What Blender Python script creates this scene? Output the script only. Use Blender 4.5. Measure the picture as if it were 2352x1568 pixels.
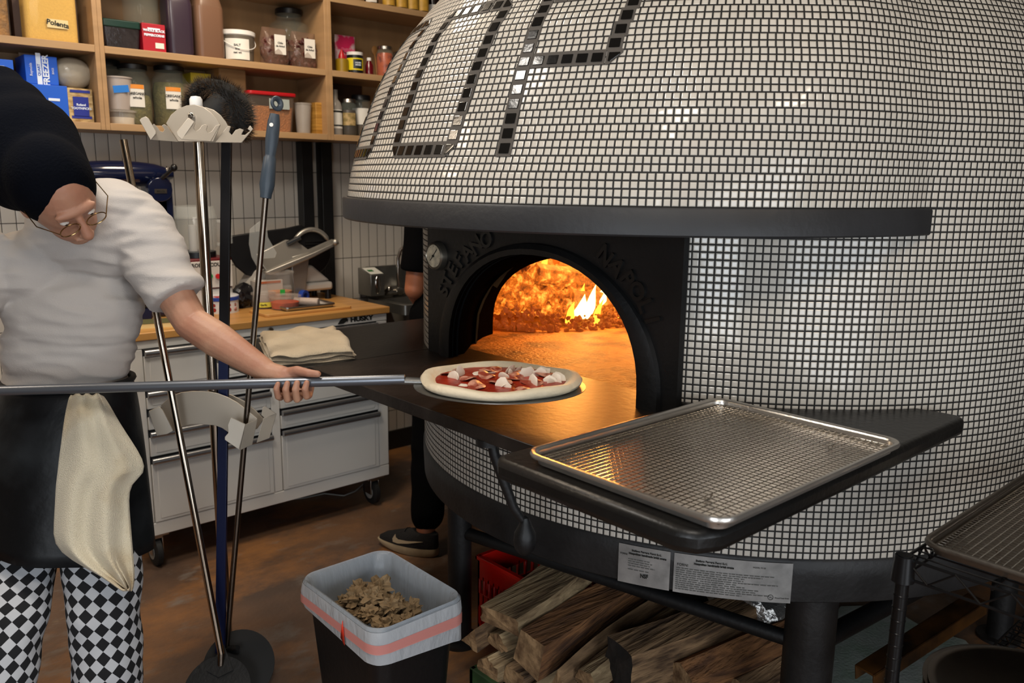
import bpy, bmesh, math, random
from mathutils import Vector, Matrix, Euler, noise
R_ = random.Random(7)
PI = math.pi
for o in list(bpy.data.objects): bpy.data.objects.remove(o, do_unlink=True)
SC = bpy.context.scene
COL = SC.collection
# ------------------------------------------------------------------ camera
FPX = 1915.3
AX_R = Vector((0.7476, -0.6641, 0.0110)); AX_U = Vector((0.1180, 0.1493, 0.9817)); AX_F = Vector((0.6548, 0.7316, -0.1898))
_p, _r, _y = .1909, .0112, -.7298
def _axes():
    F = Vector((0, math.cos(_p), -math.sin(_p))); R = Vector((1, 0, 0)); U = R.cross(F)
    R2 = R*math.cos(_r)+U*math.sin(_r); U2 = -R*math.sin(_r)+U*math.cos(_r)
    dX = Vector((math.cos(_y), -math.sin(_y), 0)); dY = Vector((math.sin(_y), math.cos(_y), 0)); dZ = Vector((0, 0, 1))
    return [Vector((dX.dot(v), dY.dot(v), dZ.dot(v))) for v in (R2, U2, F)]
AX_R, AX_U, AX_F = _axes()
EYE = Vector((0, 0, 1.55))
cam = bpy.data.cameras.new('camera'); cam.sensor_width = 36; cam.lens = FPX/2352*36; cam.clip_start = .05
co = bpy.data.objects.new('camera', cam); COL.objects.link(co)
m = Matrix((AX_R, AX_U, -AX_F)).transposed().to_4x4(); m.translation = EYE
co.matrix_world = m; SC.camera = co
cam.dof.use_dof = True; cam.dof.focus_distance = 2.1; cam.dof.aperture_fstop = 5.0
# ------------------------------------------------------------------ world, lamps, exposure
SC.view_settings.view_transform = 'Standard'; SC.view_settings.look = 'None'
SC.view_settings.gamma = 1; SC.view_settings.use_curve_mapping = False
SC.view_settings.exposure = 0.0
SC.cycles.max_bounces = 8; SC.cycles.caustics_reflective = False; SC.cycles.caustics_refractive = False
SC.cycles.transparent_max_bounces = 12; SC.cycles.sample_clamp_indirect = 6
w = bpy.data.worlds.new('room'); SC.world = w; w.use_nodes = True
w.node_tree.nodes['Background'].inputs[0].default_value = (.9, .85, .8, 1)
w.node_tree.nodes['Background'].inputs[1].default_value = .05
def lamp(name, kind, loc, energy, color, size=.3, target=None, sy=None, spot=None):
    l = bpy.data.lights.new(name, kind); l.energy = energy; l.color = color
    if kind == 'AREA':
        l.size = size
        if sy: l.shape = 'RECTANGLE'; l.size_y = sy
    else: l.shadow_soft_size = size
    if spot: l.spot_size = spot; l.spot_blend = .6
    o = bpy.data.objects.new(name, l); COL.objects.link(o); o.location = loc
    if target is not None:
        o.rotation_euler = (Vector(target)-Vector(loc)).to_track_quat('-Z', 'Y').to_euler()
    return o
WARM = (1, .82, .62); NEUT = (1, .93, .84); COOL = (.86, .93, 1)
# kitchen ceiling lamps, some added as fill (the room behind and beside the photographer)
lamp('ceiling_lamp', 'AREA', (.15, .1, 2.94), 20, NEUT, .45, (.5, 1.2, 0))
lamp('ceiling_lamp', 'AREA', (.35, 2.0, 2.94), 28, NEUT, .45, (.9, 2.6, .8))
lamp('ceiling_lamp', 'AREA', (1.3, -.5, 2.94), 14, WARM, .45, (1.9, .9, 1.0))
lamp('ceiling_lamp', 'AREA', (1.5, 2.9, 2.94), 24, WARM, .4, (1.5, 3.3, 0))
lamp('ceiling_lamp', 'AREA', (-.6, 3.2, 2.94), 16, WARM, .4, (.2, 3.2, 0))
# added cool fill lamps, low and wide, behind and left of the photographer
lamp('low_fill_light', 'AREA', (-1.5, -.5, 1.2), 64, COOL, 1.5, (1.4, 1.2, .7), sy=1.6)
lamp('low_fill_light', 'AREA', (.9, -2.1, .9), 66, COOL, 2.6, (1.6, 1.2, .6), sy=1.5)
# ------------------------------------------------------------------ pixel helpers (2352 x 1568 frame)
def ray(x, y): return AX_F + AX_R*((x-1176)/FPX) - AX_U*((y-784)/FPX)
def atz(x, y, z): d = ray(x, y); return EYE + d*((z-EYE.z)/d.z)
def aty(x, y, Y): d = ray(x, y); return EYE + d*(Y/d.y)
def atx(x, y, X): d = ray(x, y); return EYE + d*(X/d.x)
def atd(x, y, D): return EYE + ray(x, y)*D
# ------------------------------------------------------------------ materials
def lin(h):
    if isinstance(h, str):
        h = h.lstrip('#'); c = [int(h[i:i+2], 16)/255 for i in (0, 2, 4)]
        return tuple(((v/12.92) if v <= .04045 else ((v+.055)/1.055)**2.4) for v in c)
    return h
MATS = {}
def mat(name, col, rough=.5, metal=0, var=0, vscale=8, bump=0, bscale=60, trans=0, ior=1.45, emit=None, es=0, alpha=1, col2=None, stretch=None, sheen=0, sss=0, coat=0, detail=4, thr=(.35, .65), aniso=0, spec=None):
    if name in MATS: return MATS[name]
    m = bpy.data.materials.new(name); m.use_nodes = True; nt = m.node_tree; b = nt.nodes['Principled BSDF']
    c = lin(col); b.inputs['Base Color'].default_value = (*c, 1); b.inputs['Roughness'].default_value = rough
    b.inputs['Metallic'].default_value = metal; b.inputs['IOR'].default_value = ior
    if trans: b.inputs['Transmission Weight'].default_value = trans
    if alpha < 1: b.inputs['Alpha'].default_value = alpha
    if spec is not None: b.inputs['Specular IOR Level'].default_value = spec
    if coat: b.inputs['Coat Weight'].default_value = coat; b.inputs['Coat Roughness'].default_value = .08
    if sheen: b.inputs['Sheen Weight'].default_value = sheen
    if sss: b.inputs['Subsurface Weight'].default_value = sss; b.inputs['Subsurface Radius'].default_value = (.012, .005, .003); b.inputs['Subsurface Scale'].default_value = 1
    if emit: b.inputs['Emission Color'].default_value = (*lin(emit), 1); b.inputs['Emission Strength'].default_value = es
    tc = None
    if var or col2 or bump:
        tc = nt.nodes.new('ShaderNodeTexCoord'); mp = nt.nodes.new('ShaderNodeMapping')
        nt.links.new(tc.outputs['Object'], mp.inputs[0])
        if stretch: mp.inputs['Scale'].default_value = stretch
    if var or col2:
        n = nt.nodes.new('ShaderNodeTexNoise'); n.inputs['Scale'].default_value = vscale; n.inputs['Detail'].default_value = detail
        nt.links.new(mp.outputs[0], n.inputs['Vector'])
        r = nt.nodes.new('ShaderNodeValToRGB'); r.color_ramp.elements[0].position = thr[0]; r.color_ramp.elements[1].position = thr[1]
        if col2: c2 = lin(col2)
        else: c2 = tuple(v*(1-var) for v in c)
        r.color_ramp.elements[0].color = (*c2, 1); r.color_ramp.elements[1].color = (*c, 1)
        nt.links.new(n.outputs['Fac'], r.inputs[0]); nt.links.new(r.outputs[0], b.inputs['Base Color'])
    if bump:
        n2 = nt.nodes.new('ShaderNodeTexNoise'); n2.inputs['Scale'].default_value = bscale; n2.inputs['Detail'].default_value = 5
        nt.links.new(mp.outputs[0], n2.inputs['Vector'])
        bp = nt.nodes.new('ShaderNodeBump'); bp.inputs['Strength'].default_value = bump; bp.inputs['Distance'].default_value = .01
        nt.links.new(n2.outputs['Fac'], bp.inputs['Height']); nt.links.new(bp.outputs[0], b.inputs['Normal'])
    MATS[name] = m; return m
def grid_mat(name, tile, grout, gw, rough=.12, gw2=None, var=.06, bump=.6, brick=False, tile2=None):
    """tiles counted by the UV map: one unit of u and of v is one tile"""
    m = bpy.data.materials.new(name); m.use_nodes = True; nt = m.node_tree; b = nt.nodes['Principled BSDF']; L = nt.links.new
    uv = nt.nodes.new('ShaderNodeUVMap'); sp = nt.nodes.new('ShaderNodeSeparateXYZ'); L(uv.outputs[0], sp.inputs[0])
    def M(op, a, b_=None, c_=None):
        n = nt.nodes.new('ShaderNodeMath'); n.operation = op
        for i, v in enumerate((a, b_, c_)):
            if v is None: continue
            if isinstance(v, (int, float)): n.inputs[i].default_value = v
            else: L(v, n.inputs[i])
        return n.outputs[0]
    def edge(s, g):
        f = M('FRACT', s); d = M('MINIMUM', f, M('SUBTRACT', 1.0, f))   # distance to the line
        n = nt.nodes.new('ShaderNodeMapRange'); n.inputs['From Min'].default_value = g/2*.75; n.inputs['From Max'].default_value = g/2*1.35
        L(d, n.inputs['Value']); n2 = nt.nodes.new('ShaderNodeMapRange'); n2.interpolation_type = 'SMOOTHSTEP'
        n2.inputs['From Min'].default_value = g/2*.6; n2.inputs['From Max'].default_value = g/2+.12; L(d, n2.inputs['Value'])
        return n.outputs[0], n2.outputs[0]
    e1, h1 = edge(sp.outputs[0], gw); e2, h2 = edge(sp.outputs[1], gw2 or gw)
    mask = M('MULTIPLY', e1, e2); hh = M('MULTIPLY', h1, h2)
    fl = nt.nodes.new('ShaderNodeCombineXYZ'); L(M('FLOOR', sp.outputs[0]), fl.inputs[0]); L(M('FLOOR', sp.outputs[1]), fl.inputs[1])
    wn = nt.nodes.new('ShaderNodeTexWhiteNoise'); wn.noise_dimensions = '2D'; L(fl.outputs[0], wn.inputs['Vector'])
    mx = nt.nodes.new('ShaderNodeMix'); mx.data_type = 'RGBA'; L(wn.outputs['Value'], mx.inputs['Factor'])
    c = lin(tile); mx.inputs['A'].default_value = (*[v*(1-var) for v in (lin(tile2) if tile2 else c)], 1); mx.inputs['B'].default_value = (*[min(1, v*(1+var*.5)) for v in c], 1)
    m2 = nt.nodes.new('ShaderNodeMix'); m2.data_type = 'RGBA'; L(mask, m2.inputs['Factor']); m2.inputs['A'].default_value = (*lin(grout), 1); L(mx.outputs['Result'], m2.inputs['B'])
    L(m2.outputs['Result'], b.inputs['Base Color'])
    rr = nt.nodes.new('ShaderNodeMapRange'); rr.inputs['To Min'].default_value = .75; rr.inputs['To Max'].default_value = rough; L(mask, rr.inputs['Value']); L(rr.outputs[0], b.inputs['Roughness'])
    # every tile sits at its own tiny tilt
    fx = M('SUBTRACT', M('FRACT', sp.outputs[0]), .5); fy = M('SUBTRACT', M('FRACT', sp.outputs[1]), .5)
    sc = nt.nodes.new('ShaderNodeSeparateColor'); L(wn.outputs['Color'], sc.inputs[0])
    tilt = M('ADD', M('MULTIPLY', fx, M('SUBTRACT', sc.outputs[0], .5)), M('MULTIPLY', fy, M('SUBTRACT', sc.outputs[1], .5)))
    h = M('ADD', hh, M('MULTIPLY', tilt, .35))
    bp = nt.nodes.new('ShaderNodeBump'); bp.inputs['Strength'].default_value = bump; bp.inputs['Distance'].default_value = .0016; L(h, bp.inputs['Height']); L(bp.outputs[0], b.inputs['Normal'])
    MATS[name] = m; return m
# ------------------------------------------------------------------ objects
def tag(o, label=None, cat=None, group=None, kind=None):
    if label: o['label'] = label
    if cat: o['category'] = cat
    if group: o['group'] = group
    if kind: o['kind'] = kind
    return o
def thing(name, label, cat, loc=(0, 0, 0), group=None, rot=(0, 0, 0)):
    o = bpy.data.objects.new(name, None); COL.objects.link(o); o.location = loc; o.rotation_euler = rot; o.empty_display_size = .05
    return tag(o, label, cat, group)
def worldloc(p):
    v = Vector((0, 0, 0))
    while p is not None: v = v+p.location; p = p.parent
    return v
class MB:
    """collects shapes in world coordinates and links them as one mesh object"""
    def __init__(s): s.v = []; s.f = []; s.uv = []; s.mi = []; s.cur = 0
    def add(s, vs, fs, uvs=None):
        n = len(s.v); s.v += [tuple(v) for v in vs]; s.f += [tuple(i+n for i in f) for f in fs]
        s.uv += (uvs if uvs else [None]*len(fs)); s.mi += [s.cur]*len(fs); return s
    def box(s, x0, x1, y0, y1, z0, z1, M=None):
        vs = [Vector((x, y, z)) for z in (z0, z1) for y in (y0, y1) for x in (x0, x1)]
        if M is not None: vs = [M @ v for v in vs]
        return s.add(vs, [(0, 2, 3, 1), (4, 5, 7, 6), (0, 1, 5, 4), (2, 6, 7, 3), (0, 4, 6, 2), (1, 3, 7, 5)])
    def cyl(s, p0, p1, r0, r1=None, n=16, caps=True):
        p0 = Vector(p0); p1 = Vector(p1); r1 = r0 if r1 is None else r1
        a = (p1-p0).normalized(); u = a.orthogonal().normalized(); w_ = a.cross(u)
        vs = [p+(u*math.cos(2*PI*i/n)+w_*math.sin(2*PI*i/n))*r for p, r in ((p0, r0), (p1, r1)) for i in range(n)]
        fs = [(i, (i+1) % n, n+(i+1) % n, n+i) for i in range(n)]
        if caps: fs += [tuple(range(n-1, -1, -1)), tuple(range(n, 2*n))]
        return s.add(vs, fs)
    def tube(s, pts, r, n=10, closed=False, caps=True, sq=None):
        pts = [Vector(p) for p in pts]; k = len(pts); rs = r if isinstance(r, (list, tuple)) else [r]*k
        vs = []; prev = None
        for i, p in enumerate(pts):
            if closed: t = (pts[(i+1) % k]-pts[i-1]).normalized()
            else: t = (pts[min(i+1, k-1)]-pts[max(i-1, 0)]).normalized()
            if prev is None: u = t.orthogonal().normalized()
            else:
                u = (prev-t*prev.dot(t))
                u = u.normalized() if u.length > 1e-6 else t.orthogonal().normalized()
            prev = u; w_ = t.cross(u)
            vs += [p+(u*math.cos(2*PI*j/n)+w_*math.sin(2*PI*j/n)*(sq or 1))*rs[i] for j in range(n)]
        fs = []
        for i in range(k if closed else k-1):
            a = i*n; b = ((i+1) % k)*n
            fs += [(a+j, a+(j+1) % n, b+(j+1) % n, b+j) for j in range(n)]
        if caps and not closed: fs += [tuple(range(n-1, -1, -1)), tuple(range((k-1)*n, k*n))]
        return s.add(vs, fs)
    def lathe(s, c, prof, n=24, M=None, a0=0, a1=2*PI):
        c = Vector(c); full = abs(a1-a0-2*PI) < 1e-6; m_ = n if full else n+1; vs = []
        for r, z in prof:
            for i in range(m_):
                t = a0+(a1-a0)*i/n; v = Vector((r*math.cos(t), r*math.sin(t), z)); vs.append(c+(M @ v if M is not None else v))
        fs = []
        for k in range(len(prof)-1):
            for i in range(n):
                j = (i+1) % m_ if full else i+1
                if prof[k][0] < 1e-6: fs.append((k*m_+i, (k+1)*m_+j, (k+1)*m_+i))
                elif prof[k+1][0] < 1e-6: fs.append((k*m_+i, k*m_+j, (k+1)*m_+i))
                else: fs.append((k*m_+i, k*m_+j, (k+1)*m_+j, (k+1)*m_+i))
        return s.add(vs, fs)
    def prism(s, poly, z0, z1, M=None):
        """2D outline extruded from z0 to z1 in the frame M"""
        n = len(poly); vs = [Vector((x, y, z)) for z in (z0, z1) for x, y in poly]
        if M is not None: vs = [M @ v for v in vs]
        return s.add(vs, [tuple(range(n-1, -1, -1)), tuple(range(n, 2*n))]+[(i, (i+1) % n, n+(i+1) % n, n+i) for i in range(n)])
    def ell(s, c, rx, ry, rz, n=20, k=12, M=None):
        c = Vector(c); vs = []
        for j in range(k+1):
            p = PI*j/k
            for i in range(n):
                t = 2*PI*i/n; v = Vector((rx*math.sin(p)*math.cos(t), ry*math.sin(p)*math.sin(t), rz*math.cos(p))); vs.append(c+(M @ v if M is not None else v))
        fs = [(j*n+i, (j+1)*n+i, (j+1)*n+(i+1) % n, j*n+(i+1) % n) for j in range(k) for i in range(n)]
        return s.add(vs, fs)
    def loft(s, rings, closed=True, cap=True, uvf=None):
        n = len(rings[0]); vs = [v for r in rings for v in r]; fs = []; uv = []
        for k in range(len(rings)-1):
            for i in range(n if closed else n-1):
                j = (i+1) % n; fs.append((k*n+i, k*n+j, (k+1)*n+j, (k+1)*n+i))
                if uvf: uv.append([uvf(k, i), uvf(k, i+1), uvf(k+1, i+1), uvf(k+1, i)])
        if cap and closed:
            fs += [tuple(range(n-1, -1, -1)), tuple(range((len(rings)-1)*n, len(rings)*n))]
            if uvf: uv += [None, None]
        return s.add(vs, fs, uv if uvf else None)
    def build(s, name, mats, parent=None, label=None, bevel=0, smooth=35, seg=2, solid=0, kind=None, sub=0, cat=None, group=None, merge=False):
        if not isinstance(mats, (list, tuple)): mats = [mats]
        org = worldloc(parent) if parent is not None else (sum((Vector(v) for v in s.v), Vector())/max(1, len(s.v)))
        if parent is None: org = Vector((org.x, org.y, min(v[2] for v in s.v)))
        me = bpy.data.meshes.new(name); me.from_pydata([tuple(Vector(v)-org) for v in s.v], [], s.f)
        if any(u is not None for u in s.uv):
            ul = me.uv_layers.new(name='UVMap')
            for p, u in zip(me.polygons, s.uv):
                if u is None: continue
                for li, q in zip(p.loop_indices, u): ul.data[li].uv = q
        for m_ in mats: me.materials.append(m_)
        for p, i in zip(me.polygons, s.mi): p.material_index = i
        bm = bmesh.new(); bm.from_mesh(me)
        if merge: bmesh.ops.remove_doubles(bm, verts=bm.verts, dist=1e-5)
        bmesh.ops.recalc_face_normals(bm, faces=bm.faces); bm.to_mesh(me); bm.free()
        if smooth:
            me.polygons.foreach_set('use_smooth', [True]*len(me.polygons)); me.set_sharp_from_angle(angle=math.radians(smooth))
        o = bpy.data.objects.new(name, me); COL.objects.link(o)
        if parent is not None: o.parent = parent
        else: o.location = org
        if bevel:
            b = o.modifiers.new('bevel', 'BEVEL'); b.width = bevel; b.segments = seg; b.limit_method = 'ANGLE'; b.angle_limit = math.radians(40)
        if solid: q = o.modifiers.new('solid', 'SOLIDIFY'); q.thickness = solid; q.offset = 0
        if sub: q = o.modifiers.new('sub', 'SUBSURF'); q.levels = sub; q.render_levels = sub
        return tag(o, label, cat, group, kind)
def copy_tree(o, parent=None):
    c = o.copy(); COL.objects.link(c)
    if parent is not None: c.parent = parent
    for ch in [x for x in bpy.data.objects if x.parent == o]: copy_tree(ch, c)
    return c
def frame(o, xa, ya):
    """matrix with origin o, x axis xa, y axis ya (made square)"""
    X = Vector(xa).normalized(); Y = Vector(ya); Y = (Y-X*Y.dot(X)).normalized(); Z = X.cross(Y)
    m_ = Matrix((X, Y, Z)).transposed().to_4x4(); m_.translation = Vector(o); return m_
def text_obj(name, txt, size, M, mt, parent, depth=.0006, label=None, bold=0, font_scale_x=1, align='CENTER'):
    c = bpy.data.curves.new(name, 'FONT'); c.body = txt; c.size = size; c.extrude = depth; c.align_x = align; c.align_y = 'CENTER'; c.offset = bold
    c.resolution_u = 3
    tmp = bpy.data.objects.new('tmp_'+name, c); COL.objects.link(tmp)
    me = bpy.data.meshes.new_from_object(tmp); bpy.data.objects.remove(tmp, do_unlink=True)
    org = worldloc(parent)
    me.transform(Matrix.Translation(-org) @ M @ Matrix.Diagonal((font_scale_x, 1, 1, 1)))
    me.materials.clear(); me.materials.append(mt); me.name = name
    o = bpy.data.objects.new(name, me); COL.objects.link(o); o.parent = parent
    return tag(o, label)
def rrect(x0, x1, y0, y1, r, n=5):
    out = []
    for cx, cy, a in ((x1-r, y1-r, 0), (x0+r, y1-r, 90), (x0+r, y0+r, 180), (x1-r, y0+r, 270)):
        for i in range(n+1):
            t = math.radians(a+90*i/n); out.append((cx+r*math.cos(t), cy+r*math.sin(t)))
    return out
def lerp(a, b, t): return a+(b-a)*t
def interp(x, xs, ys):
    if x <= xs[0]: return ys[0]
    for i in range(len(xs)-1):
        if x <= xs[i+1]: return lerp(ys[i], ys[i+1], (x-xs[i])/(xs[i+1]-xs[i]))
    return ys[-1]
# common materials
M_BLK = mat('black_steel', '#1d1c1b', .5, .3, var=.35, vscale=14, bump=.15, bscale=90)
M_STEEL = mat('brushed_steel', '#b9b3ab', .28, 1, var=.12, vscale=6, bump=.04, bscale=180)
M_CHROME = mat('polished_steel', '#cfcac2', .12, 1)
M_PLAST = mat('clear_plastic', '#d9dcd8', .08, 0, trans=.0, alpha=.20)
M_GLASS = mat('jar_glass', '#b9c2b4', .04, 0, alpha=.10)
M_WHITE = mat('white_plastic', '#dcdad6', .4)
M_BLKP = mat('black_plastic', '#0e0e10', .35)
M_PAPER = mat('paper_label', '#d8d5cd', .7)
M_INK = mat('black_ink', '#15140f', .7)
# ================================================================== the room
RX0, RX1, RY0, RY1, RH = -1.6, 5.2, -2.2, 3.95, 3.0
M_FLOOR = mat('stained_concrete', '#735640', .34, col2='#514137', vscale=2.2, bump=.25, bscale=26, detail=8, thr=(.38, .62))
def floor_detail():
    nt = M_FLOOR.node_tree; b = nt.nodes['Principled BSDF']; L = nt.links.new
    src = b.inputs['Base Color'].links[0].from_socket
    tc = nt.nodes.new('ShaderNodeTexCoord')
    for sc_, c_, a, b_, seed in ((1.3, '#9a6a3e', .50, .7, 3.1), (3.4, '#7c746c', .56, .72, 9.0), (7.0, '#8a7458', .66, .74, 17.0)):
        mp = nt.nodes.new('ShaderNodeMapping'); mp.inputs['Location'].default_value = (seed, seed*2, 0); mp.inputs['Scale'].default_value = (1, 1.7, 1); L(tc.outputs['Object'], mp.inputs[0])
        n = nt.nodes.new('ShaderNodeTexNoise'); n.inputs['Scale'].default_value = sc_; n.inputs['Detail'].default_value = 9; n.inputs['Roughness'].default_value = .68; L(mp.outputs[0], n.inputs['Vector'])
        r = nt.nodes.new('ShaderNodeMapRange'); r.inputs['From Min'].default_value = a; r.inputs['From Max'].default_value = b_; L(n.outputs['Fac'], r.inputs['Value'])
        mx = nt.nodes.new('ShaderNodeMix'); mx.data_type = 'RGBA'; L(r.outputs[0], mx.inputs['Factor']); L(src, mx.inputs['A']); mx.inputs['B'].default_value = (*lin(c_), 1); src = mx.outputs['Result']
    L(src, b.inputs['Base Color'])
floor_detail()
M_WALL = mat('painted_wall', '#6d655c', .8)
M_TILEW = grid_mat('stacked_wall_tile', '#bdb5aa', '#2e2b27', .055, rough=.22, gw2=.016, var=.05, bump=.35)
b = MB(); b.box(RX0, RX1, RY0, RY1, -.1, 0); b.build('floor', M_FLOOR, kind='structure', smooth=0)
b = MB(); b.box(RX0, RX1, RY0, RY1, RH, RH+.1); b.build('ceiling', mat('ceiling_paint', '#8b857c', .9), kind='structure', smooth=0)
b = MB(); b.box(RX0-.1, RX0, RY0, RY1, 0, RH); b.build('wall_left', M_WALL, kind='structure', smooth=0)
b = MB(); b.box(RX1, RX1+.1, RY0, RY1, 0, RH); b.build('wall_right', M_WALL, kind='structure', smooth=0)
b = MB(); b.box(RX0, RX1, RY0-.1, RY0, 0, RH); b.build('wall_front', M_WALL, kind='structure', smooth=0)
# back wall: stacked upright tiles 57 mm wide, 224 mm tall
b = MB(); b.box(RX0, RX1, RY1+.002, RY1+.1, 0, RH)
TW, TH = .0545, .2245
b.cur = 1; b.add([(RX0, RY1, 0), (RX1, RY1, 0), (RX1, RY1, RH), (RX0, RY1, RH)], [(0, 1, 2, 3)], [[((x-.02)/TW, (z-.006)/TH) for x, z in ((RX0, 0), (RX1, 0), (RX1, RH), (RX0, RH))]])
b.build('wall_back', [M_WALL, M_TILEW], kind='structure', smooth=0)
b = MB(); b.box(RX0, RX1, RY1-.014, RY1, 0, .11); b.build('baseboard_back', mat('dark_base', '#171513', .5), kind='structure', smooth=0)

# ================================================================== the oven
CX, CY, RB = 2.555, 1.715, 1.076
HX, HR = 2.08, .916
PITCH = .01775
OV = thing('pizza_oven', 'huge round wood-fired oven covered in small white mosaic tiles with a glowing mouth', 'oven', (CX, CY, 0))
M_MOS = grid_mat('white_mosaic', '#c6bfb4', '#0f0c09', .225, rough=.1, var=.07, bump=.75)
M_IRON = mat('cast_iron', '#141415', .5, .1, var=.4, vscale=9, bump=.12, bscale=70)
M_BAND = mat('band_iron', '#2c2c2e', .5, .1, var=.22, vscale=7, bump=.1, bscale=60)
M_RING = mat('ring_iron', '#2c2b2b', .5, .3, var=.35, vscale=9, bump=.12, bscale=80, col2='#1d1c1c')
# --- tiled body (cylinder), gap where the front plate stands
Z_T0, Z_T1 = .645, 1.50
def body_ring(z, r, a0, a1, n): return [Vector((CX+r*math.cos(a0+(a1-a0)*i/n), CY+r*math.sin(a0+(a1-a0)*i/n), z)) for i in range(n+1)]
PLX = 1.58                                   # plane of the front plate
aL = math.acos((PLX-CX)/RB)                  # left meeting of plate and cylinder (y above CY)
b = MB(); N = 200
def wall_band(z0, z1, a0, a1, n, r=RB):
    rows = max(1, round((z1-z0)/.12))
    rings = [body_ring(lerp(z0, z1, k/rows), r, a0, a1, n) for k in range(rows+1)]
    b.loft(rings, closed=False, cap=False, uvf=lambda k, i: ((a0+(a1-a0)*i/n)*RB/PITCH, (lerp(z0, z1, k/rows)-Z_T0)/PITCH))
wall_band(Z_T0, .985, 0, 2*PI, N)
wall_band(.985, 1.50, -aL, aL, 160)
b.build('tiled_body', M_MOS, OV, smooth=60)
# --- the big tiled dome: an egg-shaped hood over the mouth grown into the round body
ZK = [1.43, 1.5, 1.56, 1.62, 1.7, 1.8, 1.9, 2.0, 2.1, 2.2, 2.3, 2.4, 2.46]
KC = [2.08, 2.08, 2.12, 2.18, 2.28, 2.38, 2.45, 2.5, 2.53, 2.54, 2.55, 2.55, 2.55]
KB = [.916, .916, .945, .985, 1.02, 1.02, 1.0, .96, .905, .82, .69, .44, .03]
KA = [.918, .913, .935, .967, 1.038, 1.098, 1.116, 1.085, 1.02, .918, .775, .51, .03]
KR = [1.076, 1.076, 1.076, 1.075, 1.07, 1.05, 1.012, .955, .88, .78, .63, .39, .02]
def hood(th, z, off=0):
    c, a, b_, rb = (interp(z, ZK, q) for q in (KC, KA, KB, KR)); dx = CX-c; ct, st = math.cos(th), math.sin(th)
    A = (ct/a)**2+(st/b_)**2; B = 2*dx*ct/a**2; K = (dx/a)**2-1
    e = (-B+math.sqrt(max(0, B*B-4*A*K)))/2/A; k_ = interp(z, [1.5, 1.56, 1.7], [.0005, .004, .035])
    dg_ = math.degrees(th) % 360
    if 200 < dg_ < 300 and z > 1.5:
        w_ = max(0, 1-max(0, dg_-204)/33)**1.3; c5, a5, b5 = 2.08, .913, .916; dx5 = CX-c5; A5 = (ct/a5)**2+(st/b5)**2; B5 = 2*dx5*ct/a5**2; K5 = (dx5/a5)**2-1
        e5 = (-B5+math.sqrt(max(0, B5*B5-4*A5*K5)))/2/A5-(1.076-rb); e = min(e, e5+(e-e5)*w_)
    r = (e+rb+math.sqrt((e-rb)**2+k_*k_))/2+off
    return Vector((CX+r*ct, CY+r*st, z))
ZB = [1.4985, 1.535, 1.569, 1.603, 1.6365, 1.669, 1.702, 1.734, 1.766, 1.7975, 1.828, 1.859, 1.890, 1.922]
while ZB[-1] < 2.43:
    z = ZB[-1]
    for s in range(60):
        z += .001
        if (hood(3.9, z)-hood(3.9, ZB[-1])).length >= .0345: break
    ZB.append(min(z, 2.455))
b = MB(); NH = 360
for k in range(len(ZB)-1):
    z0, z1 = ZB[k], ZB[k+1]; ring0 = [hood(2*PI*i/NH, (z0+z1)/2) for i in range(NH+1)]; al = [0]
    for i in range(NH): al.append(al[-1]+(ring0[i+1]-ring0[i]).length)
    nc = round(al[-1]/.0173); ph = R_.random(); al = [q/al[-1]*nc+ph for q in al]
    rings = [[hood(2*PI*i/NH, z) for i in range(NH+1)] for z in (z0, (z0+z1)/2, z1)]
    b.loft(rings, closed=False, cap=False, uvf=lambda kk, i: (al[i], k*2+kk))
b.build('tiled_dome', M_MOS, OV, smooth=60, merge=True)
# --- black band under the dome
b = MB(); n = 120; r1 = HR+.012; r0 = HR-.05
cs = [(r0, 1.437), (r1-.004, 1.437), (r1, 1.441), (r1, 1.493), (r1-.004, 1.498), (r0, 1.498)]
a0, a1 = math.radians(84), math.radians(264)
rings = [[Vector((HX+r*math.cos(a0+(a1-a0)*i/n), CY+r*math.sin(a0+(a1-a0)*i/n), z)) for r, z in cs] for i in range(n+1)]
b.loft(rings); b.build('hood_band', M_BAND, OV, smooth=40)
b = MB()   # soffit that closes the hood between band and front plate
ring = [Vector((HX+(HR-.02)*math.cos(a0+(a1-a0)*i/60), CY+(HR-.02)*math.sin(a0+(a1-a0)*i/60), 1.446)) for i in range(61)]
b.add(ring+[v+Vector((0, 0, .012)) for v in ring], [tuple(range(61)), tuple(range(121, 60, -1))]); b.build('soffit', mat('soot_black', '#0b0a0a', .8), OV, smooth=0)
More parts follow.
